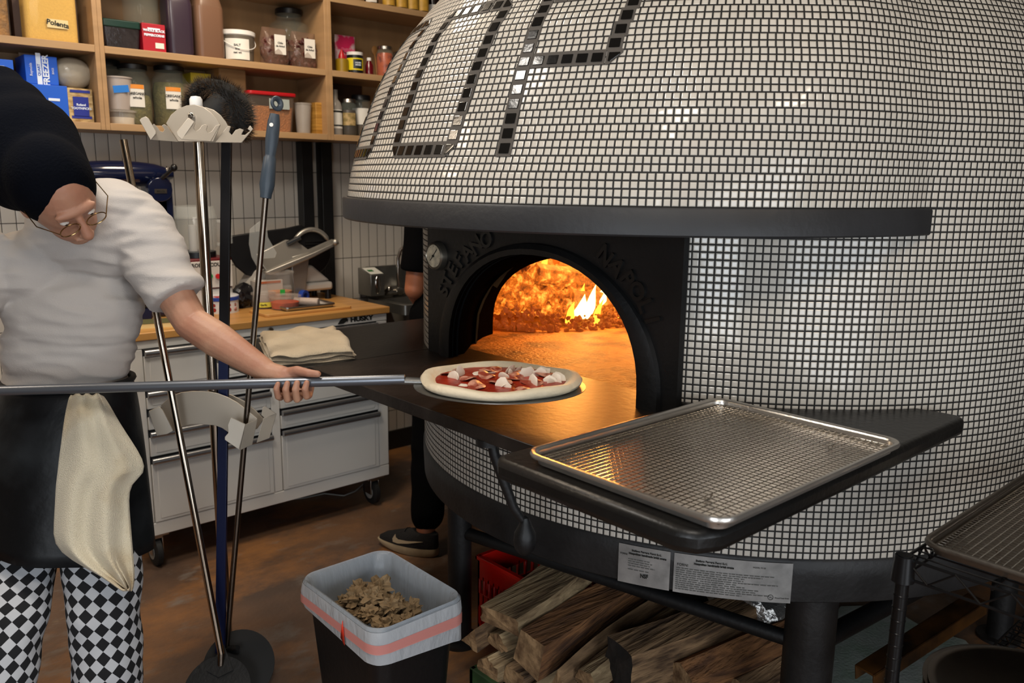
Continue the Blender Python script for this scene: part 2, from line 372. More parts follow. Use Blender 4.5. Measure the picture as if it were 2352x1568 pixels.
# --- black letters of larger tiles on the dome
M_LT = mat('black_letter_tile', '#0e0d0c', .12, bump=.02, bscale=120); M_LG = mat('grey_grout', '#4a4540', .8)
def letter(name, cells, label):
    g = MB(); t = MB()
    for k, tc_, wd, cut in cells:          # band, centre angle (deg), width factor, chamfer
        z0, z1 = ZB[k], ZB[k+1]; r = 1.29
        for mb, off, hw, ins in ((g, .0022, .0182, -.0015), (t, .0042, .0125, .0055)):
            da = hw*wd/r; a, c = math.radians(tc_)-da, math.radians(tc_)+da; q0, q1 = z0+ins, z1-ins
            P = lambda a_, z_, o_: hood(a_, z_, o_)
            cr = [(a, q0), (c, q0), (c, q1), (a, q1)]
            if cut == 'br': cr = [(a, q0), (lerp(a, c, .25), q0), (c, lerp(q0, q1, .75)), (c, q1), (a, q1)]
            if cut == 'bl': cr = [(c, q0), (c, q1), (a, q1), (a, lerp(q0, q1, .75)), (lerp(a, c, .75), q0)]
            if cut == 'tr': cr = [(a, q0), (c, q0), (c, lerp(q0, q1, .25)), (lerp(a, c, .25), q1), (a, q1)]
            if cut == 'tl': cr = [(c, q0), (c, q1), (lerp(a, c, .75), q1), (a, lerp(q0, q1, .25)), (a, q0)]
            n_ = len(cr); vs = [P(x, y, off) for x, y in cr]+[P(x, y, -.004) for x, y in cr]
            mb.add(vs, [tuple(range(n_))]+[(i, (i+1) % n_, n_+(i+1) % n_, n_+i) for i in range(n_)])
    o = g.build(name, M_LG, OV, smooth=0, label=label); t.build('letter_tile', M_LT, o, smooth=0, bevel=.0008, seg=1)
def vstem(t0, t1, k0, k1): return [(k, lerp(t0, t1, (k-k0)/max(1, k1-k0)), 1, None) for k in range(k0, k1+1)]
def bar(k, a, c, n): return [(k, lerp(a, c, i/(n-1)), 1, None) for i in range(n)]
P_ = vstem(192.3, 192.2, 3, 13)+bar(9, 193.9, 200.2, 5)+bar(14, 192.2, 201.0, 6)+[(9, 201.9, 1, 'br'), (14, 202.7, 1, 'tr')]+vstem(201.7, 202.6, 10, 13)
letter('letter_mark', P_, 'letter P of large black tiles')
O_ = vstem(185.5, 186.5, 4, 13)+vstem(175.8, 176.0, 4, 13)+bar(3, 177.4, 183.9, 5)+bar(14, 177.5, 184.9, 5)+[(3, 185.4, 1, 'br'), (3, 175.9, 1, 'bl'), (14, 186.5, 1, 'tr'), (14, 176.1, 1, 'tl')]
letter('letter_mark', O_, 'letter O of large black tiles beside the P')
letter('letter_mark', [(k, t-16.9, w_, c_) for k, t, w_, c_ in O_], 'letter O of large black tiles at the left edge of the dome')
# --- steel ring under the tiles and legs
b = MB(); n = 160
cs = [(RB-.10, .53), (RB-.004, .53), (RB+.001, .534), (RB+.004, .6), (RB+.004, .640), (RB, .6455), (RB-.10, .6455)]
b.loft([[Vector((CX+r*math.cos(2*PI*i/n), CY+r*math.sin(2*PI*i/n), z)) for r, z in cs] for i in range(n+1)], cap=False)
b.build('base_ring', M_RING, OV, smooth=40)
b = MB(); b.lathe((CX, CY, 0), [(0, .56), (RB-.05, .56), (RB-.05, .60), (0, .60)], 48); b.build('base_plate', M_IRON, OV)
LEG = []
for a in (228, 160, 92, 300, 12):
    x, y = CX+1.0*math.cos(math.radians(a)), CY+1.0*math.sin(math.radians(a))
    if a == 228: x, y = 1.906, .958
    x, y = x, y; LEG.append((x, y))
    r = .064 if a == 228 else .04
    b = MB(); b.cyl((x, y, .012), (x, y, .545), r, n=28); b.cyl((x, y, 0), (x, y, .012), r+.03, n=28); b.build('leg', M_RING, OV)
def brace(i, j, z0, z1, r=.02):
    a, c = Vector((*LEG[i], z0)), Vector((*LEG[j], z1)); b = MB(); b.cyl(a, c, r, n=14); b.build('brace', M_IRON, OV)
brace(0, 1, .37, .40, .021); brace(0, 3, .365, .37, .027); brace(1, 2, .4, .4); brace(2, 4, .4, .4); brace(3, 4, .4, .4)
# --- front plate with arch
def arch(cy, hw, h, n=28, base=1.0, p=2.0, leg=.04):
    """points from right foot over the top to the left foot (y, z)"""
    out = [(cy-hw, base)]
    for i in range(n+1):
        t = PI*i/n; c, s = math.cos(t), math.sin(t)
        out.append((cy-hw*math.copysign(abs(c)**(2/p), c), base+leg+(h-leg)*abs(s)**(2/p)))
    out.append((cy+hw, base)); return out
AY, AH, AHH = 1.664, .380, .350
outer = arch(AY, AH, AHH, p=2.15)
y0, y1, zt = 1.175, 2.176, 1.447
b = MB(); n = len(outer)
# plate = strip between the arch and the plate's outline
def outl(y, z, c=(AY, 1.05)):
    dy, dz = y-c[0], z-c[1]; k = 9e9
    if dy > 1e-6: k = min(k, (y1-c[0])/dy)
    if dy < -1e-6: k = min(k, (y0-c[0])/dy)
    if dz > 1e-6: k = min(k, (zt-c[1])/dz)
    return (c[0]+dy*k, c[1]+dz*k) if dz > 0 else ((y1 if dy > 0 else y0), z)
ot = [outl(*p) for p in outer]; ot[0] = (y0, 1.0); ot[-1] = (y1, 1.0)
for c_ in ((y0, zt), (y1, zt)):
    i_ = min(range(n), key=lambda q: (ot[q][0]-c_[0])**2+(ot[q][1]-c_[1])**2); ot[i_] = c_
for X, flip in ((PLX, 0), (PLX+.02, 1)):
    vs = [Vector((X, y, z)) for y, z in outer]+[Vector((X, y, z)) for y, z in ot]
    b.add(vs, [(i, i+1, n+i+1, n+i) for i in range(n-1)])
b.add([Vector((X, y, z)) for X in (PLX, PLX+.02) for y, z in ot], [(i, i+1, n+i+1, n+i) for i in range(n-1)])
b.build('front_plate', M_IRON, OV, smooth=25)
# raised arch moulding and tunnel that flares inward
b = MB()
def arc_ring(X, hw, h, p=2.15, cy=AY): return [Vector((X, y, z)) for y, z in arch(cy, hw, h, p=p)]
o2 = arch(AY, AH+.058, AHH+.030, p=2.0)
b.loft([[Vector((PLX-.018, y, z)) for y, z in outer], [Vector((PLX-.022, y, z)) for y, z in arch(AY, AH+.03, AHH+.016, p=2.1)], [Vector((PLX-.012, y, z)) for y, z in o2], [Vector((PLX+.005, y, z)) for y, z in arch(AY, AH+.062, AHH+.033, p=2.0)]], closed=False, cap=False)
b.build('arch_moulding', M_IRON, OV, smooth=40, solid=0)
b = MB(); b.loft([arc_ring(PLX-.018, AH, AHH), arc_ring(PLX+.06, AH+.02, AHH+.0), arc_ring(PLX+.17, AH+.09, AHH-.01, cy=AY+.03), arc_ring(PLX+.29, AH+.15, AHH-.03, 2.3, AY+.05), arc_ring(PLX+.36, AH+.18, AHH-.03, 2.3, AY+.05)], closed=False, cap=False)
b.build('mouth_tunnel', mat('sooty_iron', '#0a0705', .95, 0, bump=.15, bscale=60, spec=0), OV, smooth=50)
# raised words on the plate
M_REL = mat('iron_relief', '#242322', .32, .5)
def word(letters, size):
    for i, (ch, px, py) in enumerate(letters):
        q = atx(px, py, PLX); d = Vector((0, q.y-AY, q.z-1.08)).normalized(); c = Vector((PLX-.0015, q.y, q.z))
        text_obj('raised_letter', ch, size, frame(c, (0, -d.z, d.y), d), M_REL, OV, depth=.0045, bold=.0016)
word((('S', 1022, 668), ('T', 1031, 642), ('E', 1043, 619), ('F', 1058, 598), ('A', 1076, 580), ('N', 1097, 564), ('O', 1120, 551)), .068)
word((('N', 1392, 588), ('A', 1419, 613), ('P', 1443, 640), ('O', 1465, 669), ('L', 1484, 702), ('I', 1500, 735)), .062)
# thermometer
b = MB(); g = Vector((PLX, 2.118, 1.314)); Mx = Matrix.Rotation(-PI/2, 3, 'Y')
b.lathe(g, [(0, 0), (.046, 0), (.046, .006), (.043, .018), (.038, .022), (.036, .018), (0, .018)], 32, Mx); th = b.build('thermometer', mat('brass_rim', '#8d8578', .3, .9), OV, label='round steel dial thermometer')
b = MB(); b.cyl(g-Vector((.0185, 0, 0)), g-Vector((.0200, 0, 0)), .0355, n=32); b.build('dial', mat('dial_face', '#d9ccb0', .5, col2='#8a8272', vscale=30), th)
b = MB(); b.tube([g+Vector((-.022, -.02, .022)), g+Vector((-.022, .014, -.014))], .0012, 6); b.cyl(g+Vector((-.02, 0, 0)), g+Vector((-.024, 0, 0)), .004, n=12); b.build('needle', M_INK, th)
b = MB()
for i in range(9):
    a = math.radians(-45+i*33.75); d = Vector((0, math.cos(a), math.sin(a))); b.tube([g+Vector((-.0202, 0, 0))+d*.029, g+Vector((-.0202, 0, 0))+d*.033], .0004, 4)
b.build('scale_mark', M_INK, th)
# landing of black steel and the two side boards
M_LAND = mat('landing_steel', '#2a2421', .42, .1, col2='#171311', vscale=6, bump=.12, bscale=45, detail=9, spec=.4)
b = MB(); b.box(1.16, PLX+.125, 1.178, 2.195, .968, 1.0); b.build('landing_shelf', M_LAND, OV, bevel=.002)
def side_board(sgn):
    b = MB(); K_ = .95 if sgn < 0 else 1; zt_ = 1.0 if sgn > 0 else 1.0275; yy = lambda d: CY+sgn*d
    # outline: outer corner rounded, inner edge follows the body
    x0, x1, ya, yb = 1.045, 2.13, .48, 1.0
    pts = [(x0+.02, yy(ya+.002)), (x0, yy(ya+.03)), (x0, yy(yb-.055)), (x0+.018, yy(yb-.02)), (x0+.06, yy(yb))]
    pts += [(1.4, yy(yb+.0)), (x1-.02, yy(yb)), (x1, yy(yb-.02)), (x1, yy(yb-.06))]
    for i in range(9):
        a = math.radians(lerp(246, 207, i/8)); pts.append((CX+(RB-.01)*math.cos(a), CY-sgn*(RB-.01)*math.sin(a)))
    pts.append((PLX+.02, yy(ya+.002)))
    if sgn < 0: pts = [(x*K_, y*K_) for x, y in pts[:9]]+[(CX+(RB-.01)*math.cos(math.radians(lerp(239.5, 207, i/8))), CY+(RB-.01)*math.sin(math.radians(lerp(239.5, 207, i/8)))) for i in range(9)]+[(PLX+.02, 1.235*K_)]
    b.prism(pts, zt_-.042, zt_); o = b.build('side_board', mat('black_board', '#161514', .36, .2, var=.3, vscale=8, bump=.1, bscale=70), OV, bevel=.014, seg=3); return o
side_board(-1); side_board(1)
# hanging lever with a ball under the landing
b = MB(); p = [(1.19, 1.40, .972), (1.197, 1.395, .93), (1.215, 1.385, .87), (1.235, 1.37, .80), (1.255, 1.36, .765)]
b.tube(p, [.011, .0125, .0125, .0115, .009], 12); b.cyl((1.185, 1.40, .955), (1.185, 1.40, .97), .03, n=16); lv = b.build('lever', M_IRON, OV)
b = MB(); b.lathe((1.262, 1.357, .70), [(0, .075), (.009, .07), (.016, .05), (.026, .03), (.0275, .012), (.024, -.008), (.013, -.021), (0, -.024)], 20); b.build('lever_ball', M_IRON, lv)
# rating plates on the ring
M_ALU = mat('engraved_aluminium', '#a5a3a0', .45, .5, col2='#7f7e7c', vscale=22, thr=(.3, .7))
def plate(a0, a1, z0, z1, lab):
    n = 14; rr_ = [RB+.0075, RB+.009]
    mb = MB(); mb.loft([[Vector((CX+r*math.cos(math.radians(lerp(a0, a1, i/n))), CY+r*math.sin(math.radians(lerp(a0, a1, i/n))), z)) for r, z in ((rr_[0], z0), (rr_[1], z0), (rr_[1], z1), (rr_[0], z1))] for i in range(n+1)])
    return mb.build('rating_plate', M_ALU, OV, smooth=40, label=lab)
pa = lambda x, y: math.degrees(math.atan2(y-CY, x-CX)) % 360
A1, A2, A3, A4 = pa(1.557, 1.313), pa(1.614, 1.193), pa(1.619, 1.185), pa(1.789, .959)
pl1 = plate(A1, A2, .533, .638, 'small engraved metal plate reading NSF'); pl2 = plate(A3, A4, .533, .638, 'wide engraved metal plate full of small print')
def on_ring(a, z, txt, size, par, bold=0, sx=1, align='LEFT', name='plate_text'):
    # text bent along the ring by placing each word on its tangent
    a_ = math.radians(a); c = Vector((CX+(RB+.0105)*math.cos(a_), CY+(RB+.0105)*math.sin(a_), z))
    xd = Vector((-math.sin(a_), math.cos(a_), 0)); text_obj(name, txt, size, frame(c, xd, (0, 0, 1)), M_INK, par, depth=.0003, bold=bold, font_scale_x=sx, align=align)
def bent_lines(a0, a1, z, par, words, size):
    arcl = math.radians(a1-a0)*RB; a = a0
    for w_ in words:
        wl = len(w_)*size*.5
        if a+math.degrees(wl/RB) > a1: break
        on_ring(a, z, w_, size, par); a += math.degrees((wl+size*.28)/RB)
for (u0, u1, pl) in ((A1, A2, pl1), (A3, A4, pl2)):
    k_ = .55 if pl is pl1 else .32
    on_ring(lerp(u0, u1, k_), .6250, 'Stefano Ferrara Forni S.r.l.', .0072, pl, bold=.00025, align='CENTER'); on_ring(lerp(u0, u1, k_+.02), .6165, 'Neapolitan handmade brick ovens', .0070, pl, bold=.0004, align='CENTER')
on_ring(lerp(A1, A2, .11), .612, 'FORNI', .0065, pl1, align='CENTER')
on_ring(lerp(A1, A2, .52), .560, 'NSF', .015, pl1, bold=.0006, sx=.8, align='CENTER')
on_ring(lerp(A3, A4, .075), .609, 'FORNI', .0095, pl2, align='CENTER')
on_ring(lerp(A3, A4, .925), .546, 'Wood Fired Oven', .0046, pl2, align='CENTER'); on_ring(lerp(A3, A4, .72), .6225, 'MODEL M120', .0052, pl2, align='CENTER')
b = MB()
a_ = math.radians(lerp(A3, A4, .83)); c = Vector((CX+(RB+.0105)*math.cos(a_), CY+(RB+.0105)*math.sin(a_), .547)); xd = Vector((-math.sin(a_), math.cos(a_), 0))
b.tube([c+(xd*math.cos(t*PI/10)+Vector((0, 0, 1))*math.sin(t*PI/10))*.0065 for t in range(20)], .0006, 5, closed=True); b.build('round_mark', M_INK, pl2)
on_ring(lerp(A3, A4, .83), .547, 'UL', .0065, pl2, align='CENTER')
# the dense small print as fine raised rules broken into word lengths
b = MB()
for par_, a0_, a1_, zs in ((pl2, lerp(A3, A4, .02), lerp(A3, A4, .96), [.599-.0056*i for i in range(11)]), (pl1, lerp(A1, A2, .2), lerp(A1, A2, .75), [.600, .594, .588, .582, .572])):
    b = MB()
    for k, z in enumerate(zs):
        a = a0_; end = lerp(a0_, a1_, R_.uniform(.5, .98))
        while a < end:
            l = R_.uniform(.25, .9); 
            q = [math.radians(a), math.radians(min(a+l*.8, end))]; r = RB+.0107
            b.add([(CX+r*math.cos(t), CY+r*math.sin(t), zz) for zz in (z, z+.0022) for t in q], [(0, 1, 3, 2)]); a += l
    b.build('small_print', mat('faded_ink', '#55534f', .7), par_, smooth=0)
# --- inside: hearth, brick dome, embers, logs, fire
M_BRICK = mat('hot_brick', '#c58a50', .8, var=.35, vscale=7, bump=.5, bscale=30)
M_HEARTH = mat('hearth_stone', '#b98d50', .5, col2='#5d4024', vscale=9, bump=.7, bscale=70, detail=10, thr=(.36, .56))
b = MB(); b.lathe((CX, CY, 0), [(0, .9995), (.95, .9995)], 64); b.lathe((CX, CY, 0), [(0, .95), (.95, .95)], 64)
b.build('hearth', M_HEARTH, OV, smooth=0)
b = MB(); n = 72; k_ = 14; RI, HI = .90, .46; vs = []; fs = []
for j in range(k_+1):
    p = (PI/2)*j/k_
    for i in range(n):
        t = 2*PI*i/n; q = noise.noise(Vector((math.cos(t)*4, math.sin(t)*4, j*.7)))*.012
        vs.append((CX+(RI+q)*math.cos(p)*math.cos(t), CY+(RI+q)*math.cos(p)*math.sin(t), .999+.05+(HI+q)*math.sin(p) if j else .999))
for j in range(k_):
    for i in range(n):
        a = 2*PI*(i+.5)/n; y = CY+RI*math.cos(PI/2*j/k_)*math.sin(a); x = CX+RI*math.cos(PI/2*j/k_)*math.cos(a); z = 1.05+HI*math.sin(PI/2*(j+.5)/k_)
        if x < CX-.3 and abs(y-AY-.05) < .47*math.sqrt(max(0, 1-((z-1)/.36)**2.4)) and z < 1.33: continue
        fs.append((j*n+i, j*n+(i+1) % n, (j+1)*n+(i+1) % n, (j+1)*n+i))
b.add(vs, fs); b.build('brick_vault', M_BRICK, OV, smooth=60)
# ember bed (nobody could count it)
def ember_mat():
    m = bpy.data.materials.new('glowing_embers'); m.use_nodes = True; nt = m.node_tree; b_ = nt.nodes['Principled BSDF']; L = nt.links.new
    tc = nt.nodes.new('ShaderNodeTexCoord'); n = nt.nodes.new('ShaderNodeTexNoise'); n.inputs['Scale'].default_value = 22; n.inputs['Detail'].default_value = 9; n.inputs['Roughness'].default_value = .7; L(tc.outputs['Object'], n.inputs['Vector'])
    r = nt.nodes.new('ShaderNodeValToRGB'); e = r.color_ramp.elements; e[0].position = .38; e[0].color = (.02, .003, 0, 1); e[1].position = .70; e[1].color = (1, .40, .05, 1)
    x = r.color_ramp.elements.new(.53); x.color = (.36, .07, .004, 1)
    L(n.outputs['Fac'], r.inputs[0]); L(r.outputs[0], b_.inputs['Emission Color']); b_.inputs['Emission Strength'].default_value = 2.3
    b_.inputs['Base Color'].default_value = (.10, .05, .03, 1); b_.inputs['Roughness'].default_value = .9; return m
M_EMB = ember_mat()
M_ASH = mat('warm_ash', '#8a6a48', .95, col2='#2a160c', vscale=40, emit='#ff6a18', es=.22)
def lump(mb, c, s, seed, n=8, k=6, sq=1):
    vs = []; q = Vector((seed*3.1, seed*1.7, seed*.9)); Mr = Euler((seed*2.1, seed*1.3, seed*.7)).to_matrix()
    for j in range(k+1):
        for i in range(n):
            p, t = PI*j/k, 2*PI*i/n; d = Vector((math.sin(p)*math.cos(t), math.sin(p)*math.sin(t), math.cos(p)))
            f = 1+.45*noise.noise(d*1.6+q); vs.append(Vector(c)+Mr @ (Vector((d.x*s, d.y*s, d.z*s*sq))*f))
    mb.add(vs, [(j*n+i, (j+1)*n+i, (j+1)*n+(i+1) % n, j*n+(i+1) % n) for j in range(k) for i in range(n)])
b = MB(); bf = MB(); r = random.Random(3)
edge = [(1.96, 2.42), (2.02, 2.27), (2.13, 2.16), (2.24, 2.11), (2.39, 2.075), (2.55, 2.04), (2.75, 2.0)]
for i in range(1500):
    t = r.random()*5.99; k = int(t); f = t-k; ex, ey = lerp(edge[k][0], edge[k+1][0], f), lerp(edge[k][1], edge[k+1][1], f)
    u = r.random()**.9*.46; x, y = ex+u*.27, ey+.89*u
    if (x-CX)**2+(y-CY)**2 > .87**2: continue
    hmax = interp(u, [0, .06, .16, .28, .42], [.012, .035, .10, .17, .25])*(1.15 if t < 2 else .85)
    z = 1.0+hmax*r.uniform(.35, 1.0); s = r.uniform(.007, .019) if u < .2 else r.uniform(.014, .040)
    mb_ = b if u > .13 else bf; s *= (1 if u > .13 else .75)
    lump(mb_, (x, y, z), s, r.random()*50, r.choice((4, 5, 7)), r.choice((3, 4, 5)), r.uniform(.35, 1.2))
b.build('ember_bed', M_EMB, OV, smooth=0, kind='stuff', label='heap of glowing embers'); bf.build('ash_rubble', M_ASH, OV, smooth=0, kind='stuff')
M_CHAR = mat('burning_log', '#b4602a', .8, emit='#ff7a1c', es=1.1, col2='#3a1408', vscale=18, bump=.5, bscale=30)
b_l = [((2.22, 2.36, 1.20), (2.60, 2.30, 1.12), .045), ((2.12, 2.33, 1.24), (2.40, 2.46, 1.32), .042), ((2.33, 2.26, 1.09), (2.72, 2.14, 1.07), .040), ((2.30, 2.30, 1.28), (2.62, 2.24, 1.14), .034)]
M_FIRE = mat('flame', '#000000', 1, emit='#ff9a2a', es=4)
M_FIRE2 = mat('flame_core', '#000000', 1, emit='#ffcf70', es=9)
for i, (a, c, rad) in enumerate(b_l):
    b = MB(); a, c = Vector(a), Vector(c); b.tube([lerp(a, c, t/5)+Vector((R_.uniform(-.006, .006),)*3) for t in range(6)], [rad*R_.uniform(.85, 1.1) for _ in range(6)], 7); lo = b.build('burning_log', M_EMB, None, smooth=30)
    lo.parent = None; tag(lo, ['charred log glowing deep in the oven, its left end nearest the mouth', 'charred log leaning at the top left of the fire', 'charred log lying lowest in the fire, right of the ember heap', 'thin charred log crossing on top of the flames'][i], 'log', 'burning logs in the oven')
def flame(mb, base, h, w_, seed, lean=(0, 0)):
    rr_ = random.Random(seed); n = 8; rings = []
    for k in range(7):
        t = k/6; c = Vector(base)+Vector((lean[0]*t*h+math.sin(t*5+seed)*.008, lean[1]*t*h+math.cos(t*4+seed)*.008, t*h)); rad = w_*(math.sin(PI*min(1, t*.8+.2))**.8)*(1-t)**.45*(.9+.2*rr_.random())+.0004
        rings.append([c+Vector((math.cos(2*PI*i/n)*rad, math.sin(2*PI*i/n)*rad*.6, 0)) for i in range(n)])
    mb.loft(rings)
fp_ = aty(1322, 722, 2.20); fl_ = [((fp_.x, 2.20, fp_.z-.02), .10, .034, 1), ((fp_.x+.035, 2.19, fp_.z-.02), .135, .030, 1), ((fp_.x-.035, 2.21, fp_.z-.03), .08, .026, 0), ((fp_.x+.075, 2.17, fp_.z-.04), .10, .020, 0)]
for i, (p, h, w_, core) in enumerate(fl_+[((2.46, 2.22, 1.06), .11, .034, 1), ((2.50, 2.25, 1.06), .14, .036, 1), ((2.42, 2.20, 1.05), .08, .026, 1), ((2.40, 2.30, 1.05), .10, .022, 0), ((2.56, 2.26, 1.03), .13, .026, 0), ((2.33, 2.44, 1.16), .12, .022, 0), ((2.55, 2.20, 1.01), .08, .018, 0), ((2.47, 2.25, 1.02), .07, .02, 1)]):
    b = MB(); flame(b, p, h, w_, i, (.3, -.2)); b.build('flame', M_FIRE2 if core else M_FIRE, OV, smooth=60)
f_l = lamp('fire_light', 'POINT', (2.36, 2.30, 1.30), 22, (1, .40, .08), .08)
f_l2 = lamp('fire_light', 'POINT', (2.55, 2.05, 1.22), 8, (1, .40, .08), .07)
# ================================================================== wall shelving
M_PLY = mat('birch_plywood', '#aa8760', .45, var=.16, vscale=3, stretch=(1, 1, 9), bump=.04, bscale=40)
M_PLYH = mat('birch_plywood_board', '#ad8b64', .45, var=.16, vscale=3, stretch=(.6, 9, 9))
S1, S2, S3 = 1.757, 2.053, 2.388
YF, YB = 3.65, 3.945
SH = thing('wall_shelving', 'tall birch plywood wall shelving unit filled with jars, tubs and bottles', 'shelving', (.3, YB, 1.73))
for z in (S1, S2, S3):
    for x0, x1 in ((.05, 1.054), (1.09, 2.068), (2.104, 3.1)):
        b = MB(); b.box(x0, x1, YF, YB-.012, z-.028, z); b.build('shelf', M_PLYH, SH, bevel=.0015)
for x0, x1 in ((1.054, 1.072), (1.072, 1.09), (2.068, 2.086), (2.086, 2.104), (.032, .05), (3.1, 3.118)):
    b = MB(); b.box(x0, x1, YF, YB-.012, S1-.028, 2.78); b.build('side_panel', M_PLY, SH, bevel=.0015)
b = MB(); b.box(.032, 3.118, YB-.012, YB, S1-.028, 2.78); b.build('back_panel', mat('back_plywood', '#94734f', .5, var=.2, vscale=2.2, stretch=(7, 1, 1)), SH)
b = MB(); b.box(.032, 3.118, YF, YB-.012, 2.78, 2.80); b.build('top_board', M_PLYH, SH, bevel=.0015)
for px0, px1 in ((688, 712), (733, 757)):
    a, c = aty(px0+4, 420, 3.90).x, aty(px1+4, 420, 3.90).x
    b = MB(); b.box(a, c, 3.885, YB, 0, S1-.028); b.build('post', mat('black_post', '#121213', .45), SH, bevel=.002)
def W(px0, px1, py, Y): a, c = aty(px0, py, Y).x, aty(px1, py, Y).x; return (a+c)/2, (c-a)/2
def hz(px, py, Y): return aty(px, py, Y).z
def flat_label(par, x, Y, z, w_, h, m, name='label', txt=None, tm=None, ts=.01, lab=None, rot=0):
    b = MB(); b.box(x-w_/2, x+w_/2, Y-.0012, Y, z-h/2, z+h/2)
    o = b.build(name, m, par, smooth=0, label=lab)
    if txt:
        for i, t in enumerate(txt.split('|')):
            n = len(txt.split('|')); text_obj('lettering', t, ts, frame((x, Y-.0018, z+((n-1)/2-i)*ts*1.15), (math.cos(rot), 0, math.sin(rot)), (-math.sin(rot), 0, math.cos(rot))), tm or M_INK, o, depth=.0003, bold=ts*.03)
    return o
def curved_label(par, x, Y, r, z0, z1, half, m, name='label', facing=-PI/2, txt=None, ts=.01, tm=None):
    b = MB(); n = 10; b.loft([[Vector((x+(r+q)*math.cos(facing+lerp(-half, half, i/n)), Y+(r+q)*math.sin(facing+lerp(-half, half, i/n)), z)) for q, z in ((.0004, z0), (.0012, z0), (.0012, z1), (.0004, z1))] for i in range(n+1)])
    o = b.build(name, m, par, smooth=40)
    if txt:
        for i, t in enumerate(txt.split('|')):
            n_ = len(txt.split('|')); d = Vector((math.cos(facing), math.sin(facing), 0)); c = Vector((x, Y, lerp(z0, z1, .5)+((n_-1)/2-i)*ts*1.2))+d*(r+.0016)
            text_obj('lettering', t, ts, frame(c, (-d.y, d.x, 0), (0, 0, 1)), tm or M_INK, o, depth=.0002, bold=ts*.03)
    return o
FACE = math.atan2(-.98, -.2)       # round labels face the photographer
VIEWA = lambda x, y: math.atan2(-y, -x)
def jar(label, x, y, z, r, h, fill, fillmat, lid=None, lidr=.75, lidh=.12, cat='jar', glass=None, group=None, name='glass_jar', lidname='lid', neck=.8, lump_=0, flip=0):
    t = thing(name, label, cat, (x, y, z), group); g = MB(); R1 = r*lidr
    sh_ = h*neck
    prof = [(0, 0), (r*.9, 0), (r, .012), (r, sh_*.86), (r*.96, sh_*.93), (R1, sh_+.004), (R1*.97, h*(1-lidh)+.004)]
    g.lathe((x, y, z), prof, 24); g.build('jar_body', glass or M_GLASS, t, smooth=50)
    c = MB(); rf = r*.94; c.lathe((x, y, z), [(0, .006), (rf*.9, .006), (rf, .014), (rf, h*fill*.85), (rf*.9, h*fill), (0, h*fill*1.01)], 20)
    if lump_:
        rr_ = random.Random(int(x*1000))
        for i in range(26):
            a_, q = rr_.random()*6.28, rf*rr_.uniform(.2, .9); lump(c, (x+q*math.cos(a_), y+q*math.sin(a_), z+h*fill), lump_, rr_.random()*9, 6, 4)
    c.build('contents', fillmat, t, smooth=50)
    if lid:
        l = MB(); l.lathe((x, y, z+h*(1-lidh)), [(0, 0), (R1*1.06, 0), (R1*1.06, h*lidh*.85), (R1*1.0, h*lidh), (0, h*lidh)], 28); l.build(lidname, lid, t, smooth=40)
    return t
def carton(label, name, cat, x0, x1, y0, y1, z0, z1, m, group=None, rot=0, bev=.002, par='box'):
    t = thing(name, label, cat, ((x0+x1)/2, (y0+y1)/2, z0), group); b = MB(); b.box(x0, x1, y0, y1, z0, z1); b.build(par, m, t, bevel=bev); 
    return t
M_GREEN = mat('oregano', '#6b6233', .9, var=.4, vscale=60, bump=.6, bscale=150); M_YEL = mat('cornmeal', '#d9ac4c', .85, var=.08, vscale=120, bump=.3, bscale=250)
M_PASTA = mat('pasta', '#9a6a24', .6, var=.5, vscale=45, bump=.8, bscale=80); M_CHILI = mat('dried_chili', '#4a1710', .35, var=.6, vscale=30, bump=.9, bscale=55)
M_BLUE = mat('blue_carton', '#1357c4', .5); M_WINK = mat('white_ink', '#d8e2f0', .6); M_RED = mat('red_plastic', '#a8141c', .35)
M_TUB = mat('cloudy_plastic', '#b5aea6', .3, alpha=.4); M_FOILC = M_PLAST
# ---- left bay, middle board
x, w_ = W(58, 183, 60, 3.70)
t = thing('food_bin', 'clear square bin half full of yellow cornmeal with a handwritten label', 'bin', (x, 3.78, S2))
b = MB(); b.prism(rrect(x-w_, x+w_, 3.70, 3.90, .02), S2+.001, S2+.235); b.build('bin_body', mat('bin_plastic', '#a89c92', .08, alpha=.12), t, smooth=40)
b = MB(); n_ = 12; rg = []
for k, (zz, g) in enumerate(((S2+.004, 0), (S2+.10, 0), (S2+.165, 1))):
    rg.append([Vector((px, py, zz+(g*.012*math.sin((px-x)*14+1)))) for px, py in rrect(x-w_+.004, x+w_-.004, 3.704, 3.896, .018)])
b.loft(rg); b.build('cornmeal', M_YEL, t, smooth=40)
xl, _ = W(112, 152, 55, 3.70); flat_label(t, xl, 3.699, hz(130, 55, 3.70), .075, .032, mat('masking_tape', '#d3c08f', .7), 'tape_label', 'Polenta', ts=.026, rot=-.12)
b = MB(); b.prism(rrect(x-w_-.004, x+w_+.004, 3.696, 3.904, .02), S2+.235, S2+.25); b.build('lid', mat('dark_red_lid', '#5a1d22', .4), t, bevel=.002)
x, w_ = W(-40, 24, 40, 3.70); t = thing('food_bin', 'clear square bin of brown pasta at the far left of the shelf', 'bin', (x, 3.78, S2))
b = MB(); b.prism(rrect(x-w_, x+w_, 3.70, 3.88, .015), S2, S2+.22); b.build('bin_body', mat('bin_plastic', '#c9bdb4', .1), t, smooth=40)
b = MB(); b.prism(rrect(x-w_+.004, x+w_-.004, 3.704, 3.876, .014), S2+.004, S2+.16); b.build('pasta', M_PASTA, t, smooth=40)
x, w_ = W(30, 56, 40, 3.78); t = carton('dark narrow carton between the pasta bin and the cornmeal bin', 'carton', 'box', x-w_, x+w_, 3.78, 3.88, S2, S2+.22, mat('dark_carton', '#3a2418', .6))
